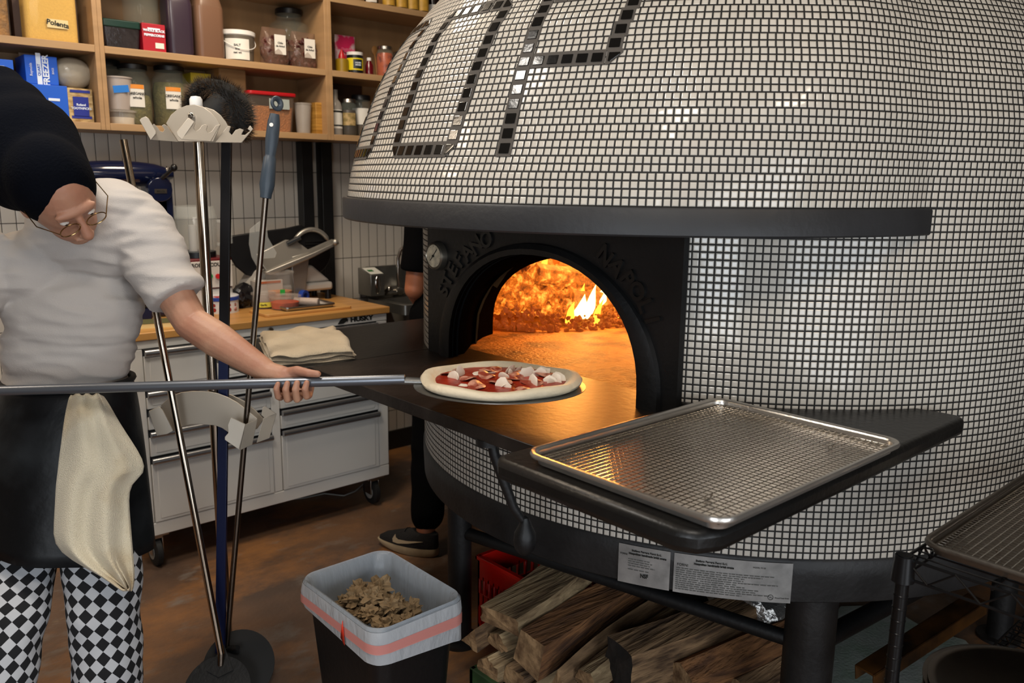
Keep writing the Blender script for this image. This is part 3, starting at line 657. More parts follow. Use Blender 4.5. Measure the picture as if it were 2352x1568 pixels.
# ---- left bay, lower board
M_BLK2 = M_BLUE
x0, x1 = aty(58, 160, 3.71).x, aty(136, 160, 3.71).x
lowz = S1; tz = hz(140, 197, 3.70)
t = carton('blue freezer bag carton at the bottom of the left stack', 'bag_carton', 'box', x0-.04, x1+.02, 3.70, 3.90, S1, tz, M_BLUE, 'blue cartons of freezer bags')
xx = x1-.03; flat_label(t, xx, 3.699, lerp(S1, tz, .6), .04, .01, M_WINK, 'print')
t = carton('blue freezer bag carton standing on top of its stack, flap open', 'bag_carton', 'box', x0, x1-.005, 3.71, 3.86, tz+.001, hz(95, 128, 3.71), M_BLUE, 'blue cartons of freezer bags')
zc_ = (tz+hz(95, 128, 3.71))/2; xc = (x0+x1)/2
text_obj('lettering', 'FREEZER', .030, frame((xc+.012, 3.708, zc_), (0, 0, 1), (-1, 0, 0)), M_WINK, t, bold=.001)
flat_label(t, xc-.012, 3.7095, zc_, .017, .125, M_WINK, 'print'); text_obj('lettering', 'QUART', .013, frame((xc-.012, 3.708, zc_), (0, 0, 1), (-1, 0, 0)), mat('blue_ink', '#1b4fae', .6), t, bold=.0004)
text_obj('lettering', 'Reynolds', .013, frame((xc-.04, 3.708, zc_), (0, 0, 1), (-1, 0, 0)), M_WINK, t); text_obj('lettering', 'BAGS', .010, frame((xc+.036, 3.708, zc_), (0, 0, 1), (-1, 0, 0)), M_WINK, t)
a0_, a1_ = aty(-60, 170, 3.66).x, aty(59, 170, 3.66).x
t = carton('blue freezer bag carton at the left, behind the black cap', 'bag_carton', 'box', a0_, x0-.045, 3.68, 3.86, S1, hz(30, 138, 3.68), M_BLUE, 'blue cartons of freezer bags')
text_obj('lettering', 'FREEZER', .026, frame((x0-.12, 3.678, hz(30, 160, 3.68)), (1, 0, 0), (0, 0, 1)), M_WINK, t, bold=.001)
t = thing('plastic_bag', 'folded clear plastic bag sticking up behind the blue cartons', 'bag', (x0+.06, 3.89, S1+.25))
b = MB(); zt = hz(75, 106, 3.88); b.loft([[Vector((x0+.02+.10*u, 3.884+.012*math.sin(u*5), lerp(S1+.20, zt-(.05*u*u), v))) for u in [i/8 for i in range(9)]] for v in (0, .5, 1)], closed=False, cap=False); b.build('film', mat('bag_film', '#b9a08e', .3, alpha=.7), t, solid=.003)
x0, x1 = aty(158, 250, 3.70).x, aty(215, 250, 3.70).x; zt = hz(185, 203, 3.70)
t = carton('small carton of pasta twists with a dark blue label', 'carton', 'box', x0, x1, 3.70, 3.80, S1, zt, mat('pasta_print', '#c2a878', .6, col2='#8a6a3c', vscale=34, stretch=(1, 1, 2.4)))
M_NAVY = mat('navy_print', '#1b2a86', .5)
xc = (x0+x1)/2; flat_label(t, xc, 3.699, hz(185, 245, 3.70), (x1-x0)*.62, .075, M_NAVY, 'label', 'Roland|TOOTHPICKS', M_WINK, .012)
for zz in (zt-.012, S1+.02): flat_label(t, xc, 3.699, zz, (x1-x0)*.8, .010, M_NAVY, 'stripe')
t = thing('plastic_bag', 'puffed clear bag of flour on the carton of pasta twists', 'bag', (xc, 3.78, zt))
b = MB(); b.ell((xc-.005, 3.775, zt+.062), .078, .055, .062, 18, 10); b.build('film', mat('bag_flour', '#b5aa98', .25, alpha=.85, bump=.6, bscale=18), t, smooth=60)
# ---- middle bay, middle board
x, w_ = W(236, 325, 80, 3.70); zt = hz(280, 46, 3.70)
t = thing('food_tub', 'black square tub with a dark green lid', 'tub', (x, 3.77, S2)); b = MB(); b.loft([[Vector((p, q, z)) for p, q in rrect(x-w_*k, x+w_*k, 3.77-.07*k, 3.77+.07*k, .012)] for z, k in ((S2, .88), (zt-.03, .97))]); b.build('tub_body', mat('smoky_tub', '#2b272a', .15, var=.4, vscale=20, bump=.3), t, smooth=40)
b = MB(); b.prism(rrect(x-w_, x+w_, 3.698, 3.842, .012), zt-.03, zt); b.build('lid', mat('green_lid', '#0f3029', .35), t, bevel=.004)
x, w_ = W(286, 366, 20, 3.80); jar('large clear jug standing behind the red pepper carton', x, 3.82, S2, w_, .40, .3, mat('brown_grain', '#6d5540', .9), None, .5, .05, 'jug', name='glass_jug', neck=.7)
x0, x1 = aty(327, 80, 3.69).x, aty(380, 80, 3.69).x; zt = hz(355, 55, 3.69)
t = carton('red carton of whole black peppercorns', 'spice_carton', 'box', x0, x1, 3.69, 3.76, S2, zt, mat('red_carton', '#a31226', .45)); xc = (x0+x1)/2
text_obj('lettering', 'WHOLE BLACK', .0125, frame((xc, 3.688, S2+.085), (1, 0, 0), (0, 0, 1)), M_WINK, t, bold=.0006); text_obj('lettering', 'PEPPERCORNS', .0125, frame((xc, 3.688, S2+.067), (1, 0, 0), (0, 0, 1)), M_WINK, t, bold=.0006)
flat_label(t, xc+.02, 3.689, S2+.028, .035, .022, M_PAPER, 'barcode_label'); flat_label(t, xc, 3.689, zt-.02, .05, .006, M_WINK, 'print')
def jug(label, px0, px1, ytop, Y, m, mliq, fillz, h=.34):
    x, w_ = W(px0, px1, 100, Y); t = thing('plastic_jug', label, 'jug', (x, Y+w_, S2)); c = (x, Y+w_)
    def sq(k, z): return [Vector((p, q, z)) for p, q in rrect(x-w_*k, x+w_*k, c[1]-w_*k, c[1]+w_*k, w_*k*.45)]
    b = MB(); b.loft([sq(.94, S2), sq(1, S2+.02), sq(1, S2+h*.62), sq(.85, S2+h*.74), sq(.4, S2+h*.9), sq(.33, S2+h)]); b.build('jug_body', m, t, smooth=50)
    b = MB(); b.loft([sq(.9, S2+.004), sq(.96, S2+.02), sq(.96, fillz)]); b.build('liquid', mliq, t, smooth=50)
    b = MB(); b.lathe((x, c[1], S2+h), [(0, 0), (w_*.4, 0), (w_*.4, .03), (0, .03)], 18); b.build('cap', M_WHITE, t)
jug('dark purple jug on the middle shelf, left of the amber jug', 390, 449, 0, 3.69, mat('purple_jug', '#332733', .3), mat('dark_liquid', '#17121c', .3), S2+.2)
jug('tall amber vinegar jug with a cloudy shoulder', 455, 520, 0, 3.69, mat('amber_jug', '#8a6852', .3, alpha=.55), mat('amber_liquid', '#442517', .3), S2+.215)
x, w_ = W(524, 598, 100, 3.70); zt = hz(560, 68, 3.70)
t = thing('bucket', 'small clear bucket with a white lid and a printed label', 'bucket', (x, 3.70+w_, S2)); cy = 3.70+w_
b = MB(); b.lathe((x, cy, S2), [(0, 0), (w_*.9, 0), (w_, zt-S2-.02)], 26); b.build('bucket_body', mat('bucket_plastic', '#6d6459', .3, alpha=.75), t, smooth=50)
b = MB(); b.lathe((x, cy, zt-.024), [(w_*1.0, 0), (w_*1.06, .004), (w_*1.06, .02), (w_*.95, .024), (0, .022)], 26); b.build('lid', M_WHITE, t, smooth=40)
b = MB(); b.tube([(x+w_*1.05*math.cos(a), cy-w_*1.05*abs(math.sin(a))*1.02, zt-.03-.055*math.sin(a)) for a in [PI*i/14 for i in range(15)]], .0018, 6); b.build('wire_handle', M_WHITE, t)
curved_label(t, x, cy, w_*.97, S2+.012, S2+.10, .75, M_PAPER, facing=VIEWA(x, cy), txt='SALT|fine|net wt', ts=.013)
def chili_bag(label, px0, px1, py0, Y, lx):
    x, w_ = W(px0, px1, 110, Y); zt = hz((px0+px1)/2, py0, Y); t = thing('spice_bag', label, 'bag', (x, Y+.045, S2), 'bags of dried chili')
    h = zt-S2; b = MB(); rg = []
    for k in range(9):
        v = k/8; s = 1-.12*abs(v-.35)*2; dth = .045*(1-v**3*.9)+.004
        rg.append([Vector((x+w_*s*math.cos(a)*(1+.06*math.sin(3*a+k)), Y+.045+dth*math.sin(a), S2+h*v)) for a in [2*PI*i/20 for i in range(20)]])
    b.loft(rg); b.build('film', mat('chili_film', '#8a6c5c', .07, alpha=.3, bump=.7, bscale=22), t, smooth=60)
    b = MB(); r = random.Random(int(px0))
    for i in range(150):
        a = r.random()*6.28; q = r.random()**.4; z = S2+.015+r.random()*h*.66; lump(b, (x+w_*.85*q*math.cos(a), Y+.045+.034*q*math.sin(a), z), r.uniform(.010, .017), r.random()*30, 6, 5, .5)
    b.build('chili', M_CHILI, t, smooth=50, kind='stuff')
    flat_label(t, x+lx, Y+.001, S2+h*.55, .055, .085, M_PAPER, 'label', 'Chile|de Arbol', ts=.012)
x, w_ = W(636, 694, 40, 3.85); jar('large black-lidded jar behind the two bags of dried chili', x, 3.86, S2, w_*1.45, hz(665, 22, 3.86)-S2, .3, M_CHILI, M_BLKP, .62, .09)
chili_bag('clear bag of dried red chili, left of the pair under the black lid', 606, 672, 62, 3.69, .01)
chili_bag('clear bag of dried red chili, right of the pair under the black lid', 674, 738, 72, 3.70, .012)
# ---- middle bay, lower board
x, w_ = W(232, 268, 150, 3.80); jar('black-lidded glass jar at the left end of the jars, behind the tall tub', x, 3.84, S1, .065, hz(255, 140, 3.84)-S1, .6, mat('dark_spice', '#4a2318', .9), M_BLKP, .8, .1, neck=.82)
for (p0, p1, pt, Y, l0, l1, lab, fm) in ((277, 346, 146, 3.74, 311, 356, 'big black-lidded jar with orange and white label, nearer the tall tub', M_GREEN), (361, 431, 150, 3.74, 394, 436, 'big black-lidded jar full of dried herbs, beside the brush', M_GREEN)):
    x, w_ = W(p0, p1, 160, Y); R1 = w_*1.16; t = jar(lab, x, Y+.045, S1, R1, hz((p0+p1)/2, pt, Y)-S1, .5 if p0 < 300 else .72, fm, M_BLKP, .78, .085, group='black-lidded jars of herbs', neck=.84)
    fa = VIEWA(x, Y)-.0; curved_label(t, x, Y+.045, R1, S1+.075, S1+.165, .42, M_PAPER, facing=fa+.18, txt='OREGANO|whole', ts=.014)
    curved_label(t, x, Y+.045, R1+.0008, S1+.148, S1+.165, .40, mat('orange_print', '#d9862c', .6), 'label_header', facing=fa+.18)
def tub(label, name, x, y, z, r0, r1, h, m, cont=None, ch=0, lid=None, group=None, cat='tub'):
    t = thing(name, label, cat, (x, y, z), group); b = MB(); b.lathe((x, y, z), [(0, 0), (r0, 0), (r1, h-.006), (r1+.003, h-.006), (r1+.003, h), (r1-.001, h)]+([] if lid else [(r0-.001, .002), (0, .002)]), 26); b.build('tub_body', m, t, smooth=50)
    if cont: b = MB(); k = ch/h; b.lathe((x, y, z), [(0, .003), (r0-.002, .003), (lerp(r0, r1, k)-.002, ch), (0, ch*1.03)], 22); b.build('contents', cont, t, smooth=50)
    if lid: b = MB(); b.lathe((x, y, z+h-.008), [(r1+.002, 0), (r1+.005, .002), (r1+.005, .010), (r1-.002, .012), (r1-.006, .008), (0, .008)], 26); b.build('lid', lid, t, smooth=50)
    return t
x, w_ = W(257, 322, 270, 3.70); zt = hz(290, 254, 3.70)
tub('low round tub of white grain under the tall tub', 'deli_tub', x, 3.70+w_, S1, w_*.9, w_, zt-S1, mat('deli_plastic', '#c9c2b8', .12, alpha=.35), mat('white_grain', '#d8cdb8', .9), .03, M_TUB)
x2, w2 = W(247, 314, 215, 3.70)
t = tub('tall cloudy tub with blue tape, stacked on the low round tub', 'deli_tub', x2, 3.70+w_, zt+.005, w2*.78, w2, hz(280, 178, 3.70)-zt, mat('tall_tub_plastic', '#b7aba3', .3, alpha=.8), mat('orange_dust', '#a8683e', .9), .02)
a_ = VIEWA(x2, 3.7)+.25; xx, yy = x2+w2*.95*math.cos(a_), 3.70+w_+w2*.95*math.sin(a_)
b = MB(); b.box(-.03, .03, -.002, 0, -.014, .014, frame((xx, yy, zt+.085), (-math.sin(a_), math.cos(a_), .12), (0, 0, 1)) @ Matrix.Rotation(PI/2, 4, 'X')); b.build('blue_tape', mat('blue_tape', '#1e73c8', .6), t)
x0, x1 = aty(438, 178, 3.80).x, aty(485, 178, 3.80).x; t = carton('yellow carton behind the black brush', 'carton', 'box', x0, x1, 3.80, 3.9, S1, hz(460, 168, 3.8), mat('yellow_carton', '#c9b324', .5))
x0, x1 = aty(508, 178, 3.72).x, aty(570, 178, 3.72).x
t = carton('plain wooden block box behind the black brush, up against the shelf above', 'wooden_box', 'box', x0, x1, 3.74, 3.9, S1, hz(540, 158, 3.74), mat('box_wood', '#8f6c44', .6, var=.2, vscale=8), bev=.006)
x0, x1 = aty(574, 250, 3.70).x, aty(680, 250, 3.70).x; zt = hz(625, 212, 3.70); xc = (x0+x1)/2
t = thing('food_bin', 'clear square bin of orange crumbs with a red lid', 'bin', (xc, 3.79, S1))
b = MB(); b.loft([[Vector((p, q, z)) for p, q in rrect(x0+k, x1-k, 3.70+k, 3.88-k, .02)] for z, k in ((S1, .012), (zt-.015, 0))]); b.build('bin_body', mat('bin_plastic2', '#b8aa9d', .08, alpha=.12), t, smooth=40)
b = MB(); b.loft([[Vector((p, q, z)) for p, q in rrect(x0+.004+k, x1-.004-k, 3.704+k, 3.876-k, .018)] for z, k in ((S1+.004, .012), (S1+.115, .004))]); b.build('crumbs', mat('orange_crumbs', '#b06f3c', .9, var=.35, vscale=90, bump=.8, bscale=160), t, smooth=40)
b = MB(); b.prism(rrect(x0-.006, x1+.006, 3.694, 3.886, .02), zt-.015, zt+.002); b.build('lid', M_RED, t, bevel=.004)
flat_label(t, xc+.03, 3.699, zt-.05, .10, .045, mat('tape_grey', '#9fa8a4', .6), 'tape_label')
x, w_ = W(688, 723, 270, 3.70); tub('empty cloudy plastic cup beside the red-lidded bin', 'plastic_cup', x, 3.70+w_, S1, w_*.8, w_, hz(705, 236, 3.7)-S1, M_TUB, cat='cup')
x0, x1 = aty(726, 270, 3.70).x, aty(752, 270, 3.70).x; t = carton('small stacked-wood block at the right end of the lower shelf', 'wooden_block', 'block', x0, x1+.006, 3.70, 3.78, S1, hz(740, 236, 3.70), mat('striped_wood', '#b98a3e', .5, col2='#8a5f22', vscale=6, stretch=(1, 1, 14)))
# ---- right bay
M_GOLD = mat('gold_label', '#c79a3a', .5, var=.3, vscale=30); M_DRKB = mat('dark_bottle', '#1b0f0b', .15)
for i, px in enumerate((898, 926, 951, 975)):
    x, w_ = W(px-12, px+12, 10, 3.70)
    t = thing('spice_bottle', ['short spice bottle with gold label, leftmost of four on the top shelf', 'short spice bottle with gold label, second of four on the top shelf', 'short spice bottle with gold label, third of four on the top shelf', 'short spice bottle with gold label, nearest the oven on the top shelf'][i], 'bottle', (x, 3.72, S3), 'gold-labelled spice bottles')
    b = MB(); b.lathe((x, 3.72, S3), [(0, 0), (w_, 0), (w_, .09), (w_*.7, .105), (w_*.7, .13), (0, .13)], 18); b.build('bottle_body', M_DRKB, t, smooth=40); curved_label(t, x, 3.72, w_, S3+.012, S3+.08, 1.3, M_GOLD, facing=VIEWA(x, 3.72))
for px, h, lab in ((858, .12, 'dark bottle at the left of the gold-labelled spice bottles'), (1000, .14, 'dark bottle partly hidden by the oven dome on the top shelf')):
    x, w_ = W(px-14, px+14, 10, 3.74); t = thing('spice_bottle', lab, 'bottle', (x, 3.76, S3)); b = MB(); b.lathe((x, 3.76, S3), [(0, 0), (w_, 0), (w_, h*.8), (w_*.5, h*.9), (w_*.5, h), (0, h)], 18); b.build('bottle_body', M_DRKB, t, smooth=40); curved_label(t, x, 3.76, w_, S3+.02, S3+.06, .8, M_PAPER, facing=VIEWA(x, 3.76))
x0, x1 = aty(776, 100, 3.8).x, aty(822, 100, 3.8).x; zt = hz(798, 80, 3.8)
t = thing('snack_bag', 'pink and white crisp bag standing upright on the shelf', 'bag', ((x0+x1)/2, 3.83, S2)); xc = (x0+x1)/2; w_ = (x1-x0)/2
b = MB(); rg = [[Vector((xc+w_*math.cos(a), 3.83+(.028*math.sin(PI*min(1, v*1.1+.1))+.002)*math.sin(a), lerp(S2, zt, v))) for a in [2*PI*i/16 for i in range(16)]] for v in (0, .2, .5, .8, 1)]; b.loft(rg); b.build('bag_body', mat('pink_bag', '#b9a3a8', .25, col2='#b0244f', vscale=9, thr=(.45, .52)), t, smooth=60)
text_obj('lettering', 'Peachi', .03, frame((xc, 3.80, lerp(S2, zt, .62)), (1, 0, 0), (0, 0, 1)), mat('pink_ink', '#c2436c', .5), t, bold=.001)
def bottle(label, px0, px1, pt, Y, prof, m, name='bottle', lidm=None, lp=None, cat='bottle', base=S2):
    x, w_ = W(px0, px1, 150 if base == S2 else 260, Y); h = hz((px0+px1)/2, pt, Y)-base; t = thing(name, label, cat, (x, Y+w_, base))
    b = MB(); b.lathe((x, Y+w_, base), [(w_*r, h*z) for r, z in prof], 22); b.build('bottle_body', m, t, smooth=40)
    if lidm: b = MB(); b.lathe((x, Y+w_, base), [(w_*r, h*z) for r, z in lp], 22); b.build('cap', lidm, t, smooth=40)
    return t, x, Y+w_, w_, h
bottle('short yellow squeeze bottle with a red nozzle', 780, 806, 112, 3.70, [(0, 0), (1, 0), (1, .58), (.6, .62), (0, .62)], mat('mustard', '#8a6e18', .3), 'squeeze_bottle', M_RED, [(.55, .62), (.5, .75), (.12, 1), (0, 1)])
t, x, y, w_, h = bottle('yellow and black tub with a white lid', 809, 842, 119, 3.69, [(0, 0), (1, 0), (1, .86), (0, .86)], mat('black_tub', '#14161a', .3), 'spread_tub', M_WHITE, [(0, .84), (.98, .84), (.98, 1), (0, 1)], 'tub')
curved_label(t, x, y, w_, S2+h*.18, S2+h*.72, 1.2, mat('yellow_label', '#d3c01c', .4), facing=VIEWA(x, y)); curved_label(t, x, y, w_+.001, S2+h*.25, S2+h*.66, .55, mat('navy_label', '#152226', .4), facing=VIEWA(x, y)+.35, txt='LIQUID|SMOKE', ts=.009, tm=M_WINK)
bottle('small dark red bottle with a pale cap, right of the yellow tub', 845, 861, 132, 3.72, [(0, 0), (1, 0), (1, .6), (.5, .8), (.5, .85), (0, .85)], mat('wine_red', '#5a0f18', .2), 'sauce_bottle', M_WHITE, [(0, .84), (.55, .84), (.55, 1), (0, 1)])
bottle('turned wooden pepper mill at the left end of the shelf', 757, 769, 98, 3.70, [(0, 0), (1, 0), (.9, .2), (.6, .4), (.95, .55), (.5, .68), (.9, .82), (.8, .94), (0, 1)], mat('dark_wood', '#4a2c17', .4), 'pepper_mill', cat='mill')
x = aty(866, 130, 3.9).x; t = thing('wooden_spoon', 'wooden spoon standing against the shelf back', 'spoon', (x, 3.90, S2)); b = MB(); zt = hz(866, 112, 3.92)
b.tube([(x, 3.895, S2), (x, 3.92, zt-.03)], .005, 8); b.ell((x, 3.922, zt-.01), .018, .006, .024, 14, 8); b.build('spoon', mat('spoon_wood', '#a8743c', .6), t, smooth=60)
t = jar('preserving jar of red peppers with a steel lid', *[W(877, 911, 130, 3.71)[0], 3.75, S2], W(877, 911, 130, 3.71)[1], hz(894, 106, 3.72)-S2, .78, mat('red_peppers', '#6e1a10', .3, col2='#b04a1c', vscale=34, thr=(.5, .66)), M_STEEL, .8, .1, name='preserving_jar', neck=.86)
jar('preserving jar half hidden behind the oven dome', W(914, 946, 130, 3.8)[0], 3.84, S2, .05, .15, .75, mat('dark_preserve', '#3c1a14', .3), M_STEEL, .8, .1, name='preserving_jar', neck=.86)
x0, x1 = aty(762, 240, 3.9).x, aty(834, 240, 3.9).x
t = thing('cutting_board', 'dark wooden board leaning against the back of the lower shelf', 'board', ((x0+x1)/2, 3.91, S1)); b = MB(); b.prism(rrect(x0, x1, S1, hz(798, 176, 3.9), .012), -3.928, -3.908, Matrix.Rotation(PI/2, 4, 'X')); b.build('board', mat('walnut', '#3d2414', .5, var=.4, vscale=9), t, bevel=.003)
t, x, y, w_, h = bottle('slim bottle with white labels at the left end of the lower right shelf', 765, 792, 205, 3.70, [(0, 0), (1, 0), (1, .62), (.7, .74), (.4, .8), (.4, 1), (0, 1)], mat('grey_bottle', '#8b857e', .3), 'sauce_bottle', base=S1)
curved_label(t, x, y, w_, S1+h*.15, S1+h*.56, 1.2, M_PAPER, facing=VIEWA(x, y)); curved_label(t, x, y, w_+.001, S1+h*.5, S1+h*.54, 1.2, M_INK, 'label_band', facing=VIEWA(x, y)); curved_label(t, x, y, w_+.001, S1+h*.2, S1+h*.23, 1.2, M_INK, 'label_band', facing=VIEWA(x, y))
t = jar('small jar of grain with a steel lid and paper label', W(793, 827, 260, 3.70)[0], 3.74, S1, W(793, 827, 260, 3.70)[1], hz(810, 228, 3.72)-S1, .7, mat('dark_grain', '#2c1614', .4), M_STEEL, .84, .1, neck=.88, name='spice_jar')
x = W(793, 827, 260, 3.70)[0]; curved_label(t, x, 3.74, W(793, 827, 260, 3.70)[1], S1+.05, S1+.11, .8, mat('grain_label', '#b59a6a', .6, col2='#7c6a3a', vscale=60), facing=VIEWA(x, 3.74)+.1)
x, w_ = W(826, 862, 260, 3.72); t = jar('white-labelled jar with a black lid beside the oven dome', x, 3.78, S1, w_*1.1, hz(843, 219, 3.75)-S1, .6, mat('brown_spice', '#4a3424', .6), M_BLKP, .9, .12, neck=.86, name='spice_jar'); curved_label(t, x, 3.78, w_*1.1, S1+.06, S1+.14, .9, M_PAPER, facing=VIEWA(x, 3.78)-.1)

# ================================================================== tool cart
KX0, KX1, KY0, KY1, KZ0, KZ1 = .975, 2.128, 3.26, 3.88, .142, .935
KT = thing('tool_cart', 'white nine-drawer rolling tool cart with a butcher block top', 'cart', ((KX0+KX1)/2, 3.57, 0))
M_KART = mat('cream_enamel', '#dcd7ce', .32, var=.05, vscale=3); M_DRW = mat('drawer_enamel', '#d6d2ca', .33); M_TUBE = mat('satin_aluminium', '#a6a8ac', .25, .9)
b = MB(); b.box(KX0, KX1, KY0+.012, KY1, KZ0, KZ1); b.build('carcass', M_KART, KT, bevel=.003)
def strip(x0, x1, z0, z1): b.box(x0, x1, KY0, KY0+.02, z0, z1)
b = MB(); strip(KX0, KX0+.05, KZ0+.056, .901); strip(KX1-.055, KX1, KZ0+.056, .901); strip(KX0, KX1, KZ0, KZ0+.055); strip(1.535, 1.575, KZ0+.056, aty(345, 905, KY0).z); b.build('face_frame', M_KART, KT, bevel=.004)
b = MB(); b.box(KX0-.012, KX1+.012, KY0-.012, KY1+.006, KZ1, .966); b.build('worktop', mat('butcher_block', '#c08c4c', .35, var=.22, vscale=2.2, stretch=(.8, 12, 1)), KT, bevel=.004, label='butcher block worktop')
def drawer(x0, x1, z0, z1, hand=True):
    b = MB(); b.box(x0, x1, KY0-.004, KY0+.018, z0, z1-.026); b.box(x0+.02, x1-.02, KY0-.006, KY0, z0+.012, z1-.034); d = b.build('drawer', M_DRW, KT, bevel=.002)
    b = MB(); b.cyl((x0+.002, KY0-.012, z1-.014), (x1-.002, KY0-.012, z1-.014), .0135, n=14); b.build('handle', M_TUBE, d)
    b = MB(); b.box(x0, x1, KY0+.002, KY0+.02, z1-.03, z1+.004); b.build('finger_slot', M_BLKP, d)
    return d
b = MB(); b.box(KX0, KX1, KY0, KY0+.02, .902, KZ1); b.build('top_rail', M_KART, KT, bevel=.002)
lk = aty(620, 757, KY0); lk.z = min(lk.z, .922); b = MB(); b.cyl(lk, lk+Vector((0, -.012, 0)), .011, n=18); b.cyl(lk+Vector((0, -.012, 0)), lk+Vector((0, -.016, 0)), .008, n=18); lko = b.build('lock', M_CHROME, KT)
hk = aty(828, 731, KY0-.003); text_obj('brand_lettering', 'HUSKY', .029, frame((hk.x+.008, KY0-.001, .922), (1, 0, 0), (0, 0, 1)), M_INK, KT, depth=.001, bold=.0014, font_scale_x=1.3)
b = MB(); b.prism([(0, 0), (.03, 0), (.048, .01), (.05, .004), (.055, .016), (.044, .028), (.034, .033), (.03, .026), (.016, .02)], 0, .001, frame((hk.x-.118, KY0-.0015, .909), (1, 0, 0), (0, 0, 1))); b.build('brand_mark', M_INK, KT)
hl = [aty(345, y_, KY0).z+.013 for y_ in (905, 950, 998, 1060)]
drawer(KX0+.052, KX1-.057, hl[0]+.006, .900)
for i, zt in enumerate(hl): drawer(KX0+.052, 1.533, (hl[i+1]+.006) if i < 3 else KZ0+.058, zt)
hr = [hl[0], aty(860, 908, KY0).z+.014, aty(860, 951, KY0).z+.014]
for i, zt in enumerate(hr): drawer(1.577, KX1-.057, (hr[i+1]+.006) if i < 2 else KZ0+.058, zt)
for cx_, cy_ in ((KX0+.06, KY0+.05), (KX1-.07, KY0+.05), (KX0+.06, KY1-.07), (KX1-.07, KY1-.07)):
    b = MB(); b.box(cx_-.045, cx_+.045, cy_-.04, cy_+.04, KZ0-.010, KZ0); b.box(cx_-.024, cx_-.018, cy_-.03, cy_+.03, .055, KZ0-.008); b.box(cx_+.018, cx_+.024, cy_-.03, cy_+.03, .055, KZ0-.008); b.box(cx_-.024, cx_+.024, cy_-.03, cy_+.03, KZ0-.022, KZ0-.008); c_ = b.build('caster', M_STEEL, KT, bevel=.002)
    b = MB(); b.lathe((cx_, cy_, .0625), [(0, -.016), (.05, -.016), (.0625, -.010), (.0625, .010), (.05, .016), (0, .016)], 28, Matrix.Rotation(PI/2, 3, 'Y')); b.build('wheel', mat('rubber', '#171717', .6), c_)
    b = MB(); b.lathe((cx_, cy_, .0625), [(0, -.0175), (.034, -.0175), (.034, .0175), (0, .0175)], 20, Matrix.Rotation(PI/2, 3, 'Y')); b.build('hub', mat('hub_grey', '#8f8c86', .5), c_)
KZT = .966
# ---- what stands on the cart
# stand mixer
p = aty(345, 455, 3.68); t = thing('stand_mixer', 'dark blue stand mixer at the left of the cart, behind the cook', 'mixer', (p.x-.08, 3.68, KZT))
M_NVY = mat('navy_enamel', '#0e1530', .15, coat=.5); zc_ = aty(330, 400, 3.68).z; xh = aty(300, 420, 3.68).x
b = MB(); rg = []
for i in range(13):
    u = i/12; xx = xh-.25+.42*u; r = .066*math.sin(PI*min(1, .12+.80*u))**.45*(1 if u < .8 else 1-.35*((u-.8)/.2)**2); rg.append([Vector((xx, 3.68+r*math.cos(a), zc_+r*.82*math.sin(a))) for a in [2*PI*k/20 for k in range(20)]])
b.loft(rg); b.build('motor_head', M_NVY, t, smooth=60)
ps = aty(345, 435, 3.66); b = MB(); b.cyl((xh+.09, 3.63, ps.z), (xh+.09, 3.595, ps.z), .05, n=24); hb = b.build('hub', M_NVY, t, bevel=.003)
flat_label(hb, xh+.09, 3.594, ps.z-.006, .05, .018, M_CHROME, 'badge', 'MIXER', ts=.012)
b = MB(); b.tube([(xh+.1, 3.6, ps.z+.045), (xh+.135, 3.57, ps.z+.085)], .008, 10); b.ell((xh+.14, 3.565, ps.z+.09), .014, .014, .016, 12, 8); b.build('knob', M_BLKP, t)
pl = aty(382, 430, 3.66); b = MB(); b.tube([pl, aty(379, 410, 3.66), aty(387, 383, 3.65)], [.009, .007, .010], 10); b.build('lever', M_CHROME, t)
b = MB(); b.box(xh+.07, xh+.15, 3.62, 3.74, KZT+.2, zc_-.03); b.box(xh-.16, xh+.125, 3.58, 3.78, KZT, KZT+.03); b.prism(rrect(xh+.05, xh+.15, 3.62, 3.74, .03), KZT+.02, zc_-.02); b.build('column', M_NVY, t, bevel=.01)
b = MB(); b.lathe((xh-.06, 3.66, KZT+.03), [(0, 0), (.06, .005), (.095, .05), (.11, .13), (.113, .16), (.109, .16), (.09, .06), (0, .01)], 28); b.build('bowl', M_CHROME, t, smooth=60)
b = MB(); b.tube([(xh-.06, 3.66, zc_-.04), (xh-.06, 3.66, KZT+.12)], .01, 10); b.build('beater_shaft', M_CHROME, t)
# food processor
xc, w_ = W(432, 537, 640, 3.60); zb2 = hz(500, 592, 3.60)
t = thing('food_processor', 'food processor with a clear bowl, white base and red trim', 'food processor', (xc, 3.70, KZT))
b = MB(); b.prism(rrect(xc-w_, xc+w_, 3.60, 3.82, .02), KZT+.006, KZT+.10); b.build('foot', mat('fp_white', '#cfcac4', .35), t, bevel=.006)
b = MB(); x0, x1 = xc-w_-.02, xc+w_+.0; z0_, z1_ = KZT+.10, zb2; b.prism(rrect(x0, x1, 3.60, 3.82, .02), z0_, z1_); b.build('motor_base', mat('dark_red', '#5c1116', .35), t, bevel=.006)
b = MB(); b.box(x0+.035, x1-.008, 3.592, 3.602, z0_+.006, z1_-.012); fp = b.build('front_panel', mat('fp_panel', '#c9c4bd', .4), t, bevel=.002)
for px, c_ in ((482, '#1f9a4a'), (500, '#c4232a')):
    q = aty(px, 634, 3.59); b = MB(); b.cyl(q, q+Vector((0, -.008, 0)), .011, n=16); b.build('button', mat('button'+c_, c_, .4), fp)
text_obj('lettering', 'ROBOT COUPE', .022, frame((aty(480, 608, 3.59).x, 3.5915, hz(490, 608, 3.59)), (1, 0, 0), (0, 0, 1)), M_INK, fp, bold=.0006)
xb, wb = W(395, 500, 540, 3.68); zt = hz(447, 470, 3.68)
b = MB(); b.lathe((xb, 3.71, z1_), [(0, 0), (.095, 0), (.095, .025), (0, .025)], 28); b.build('collar', M_BLKP, t)
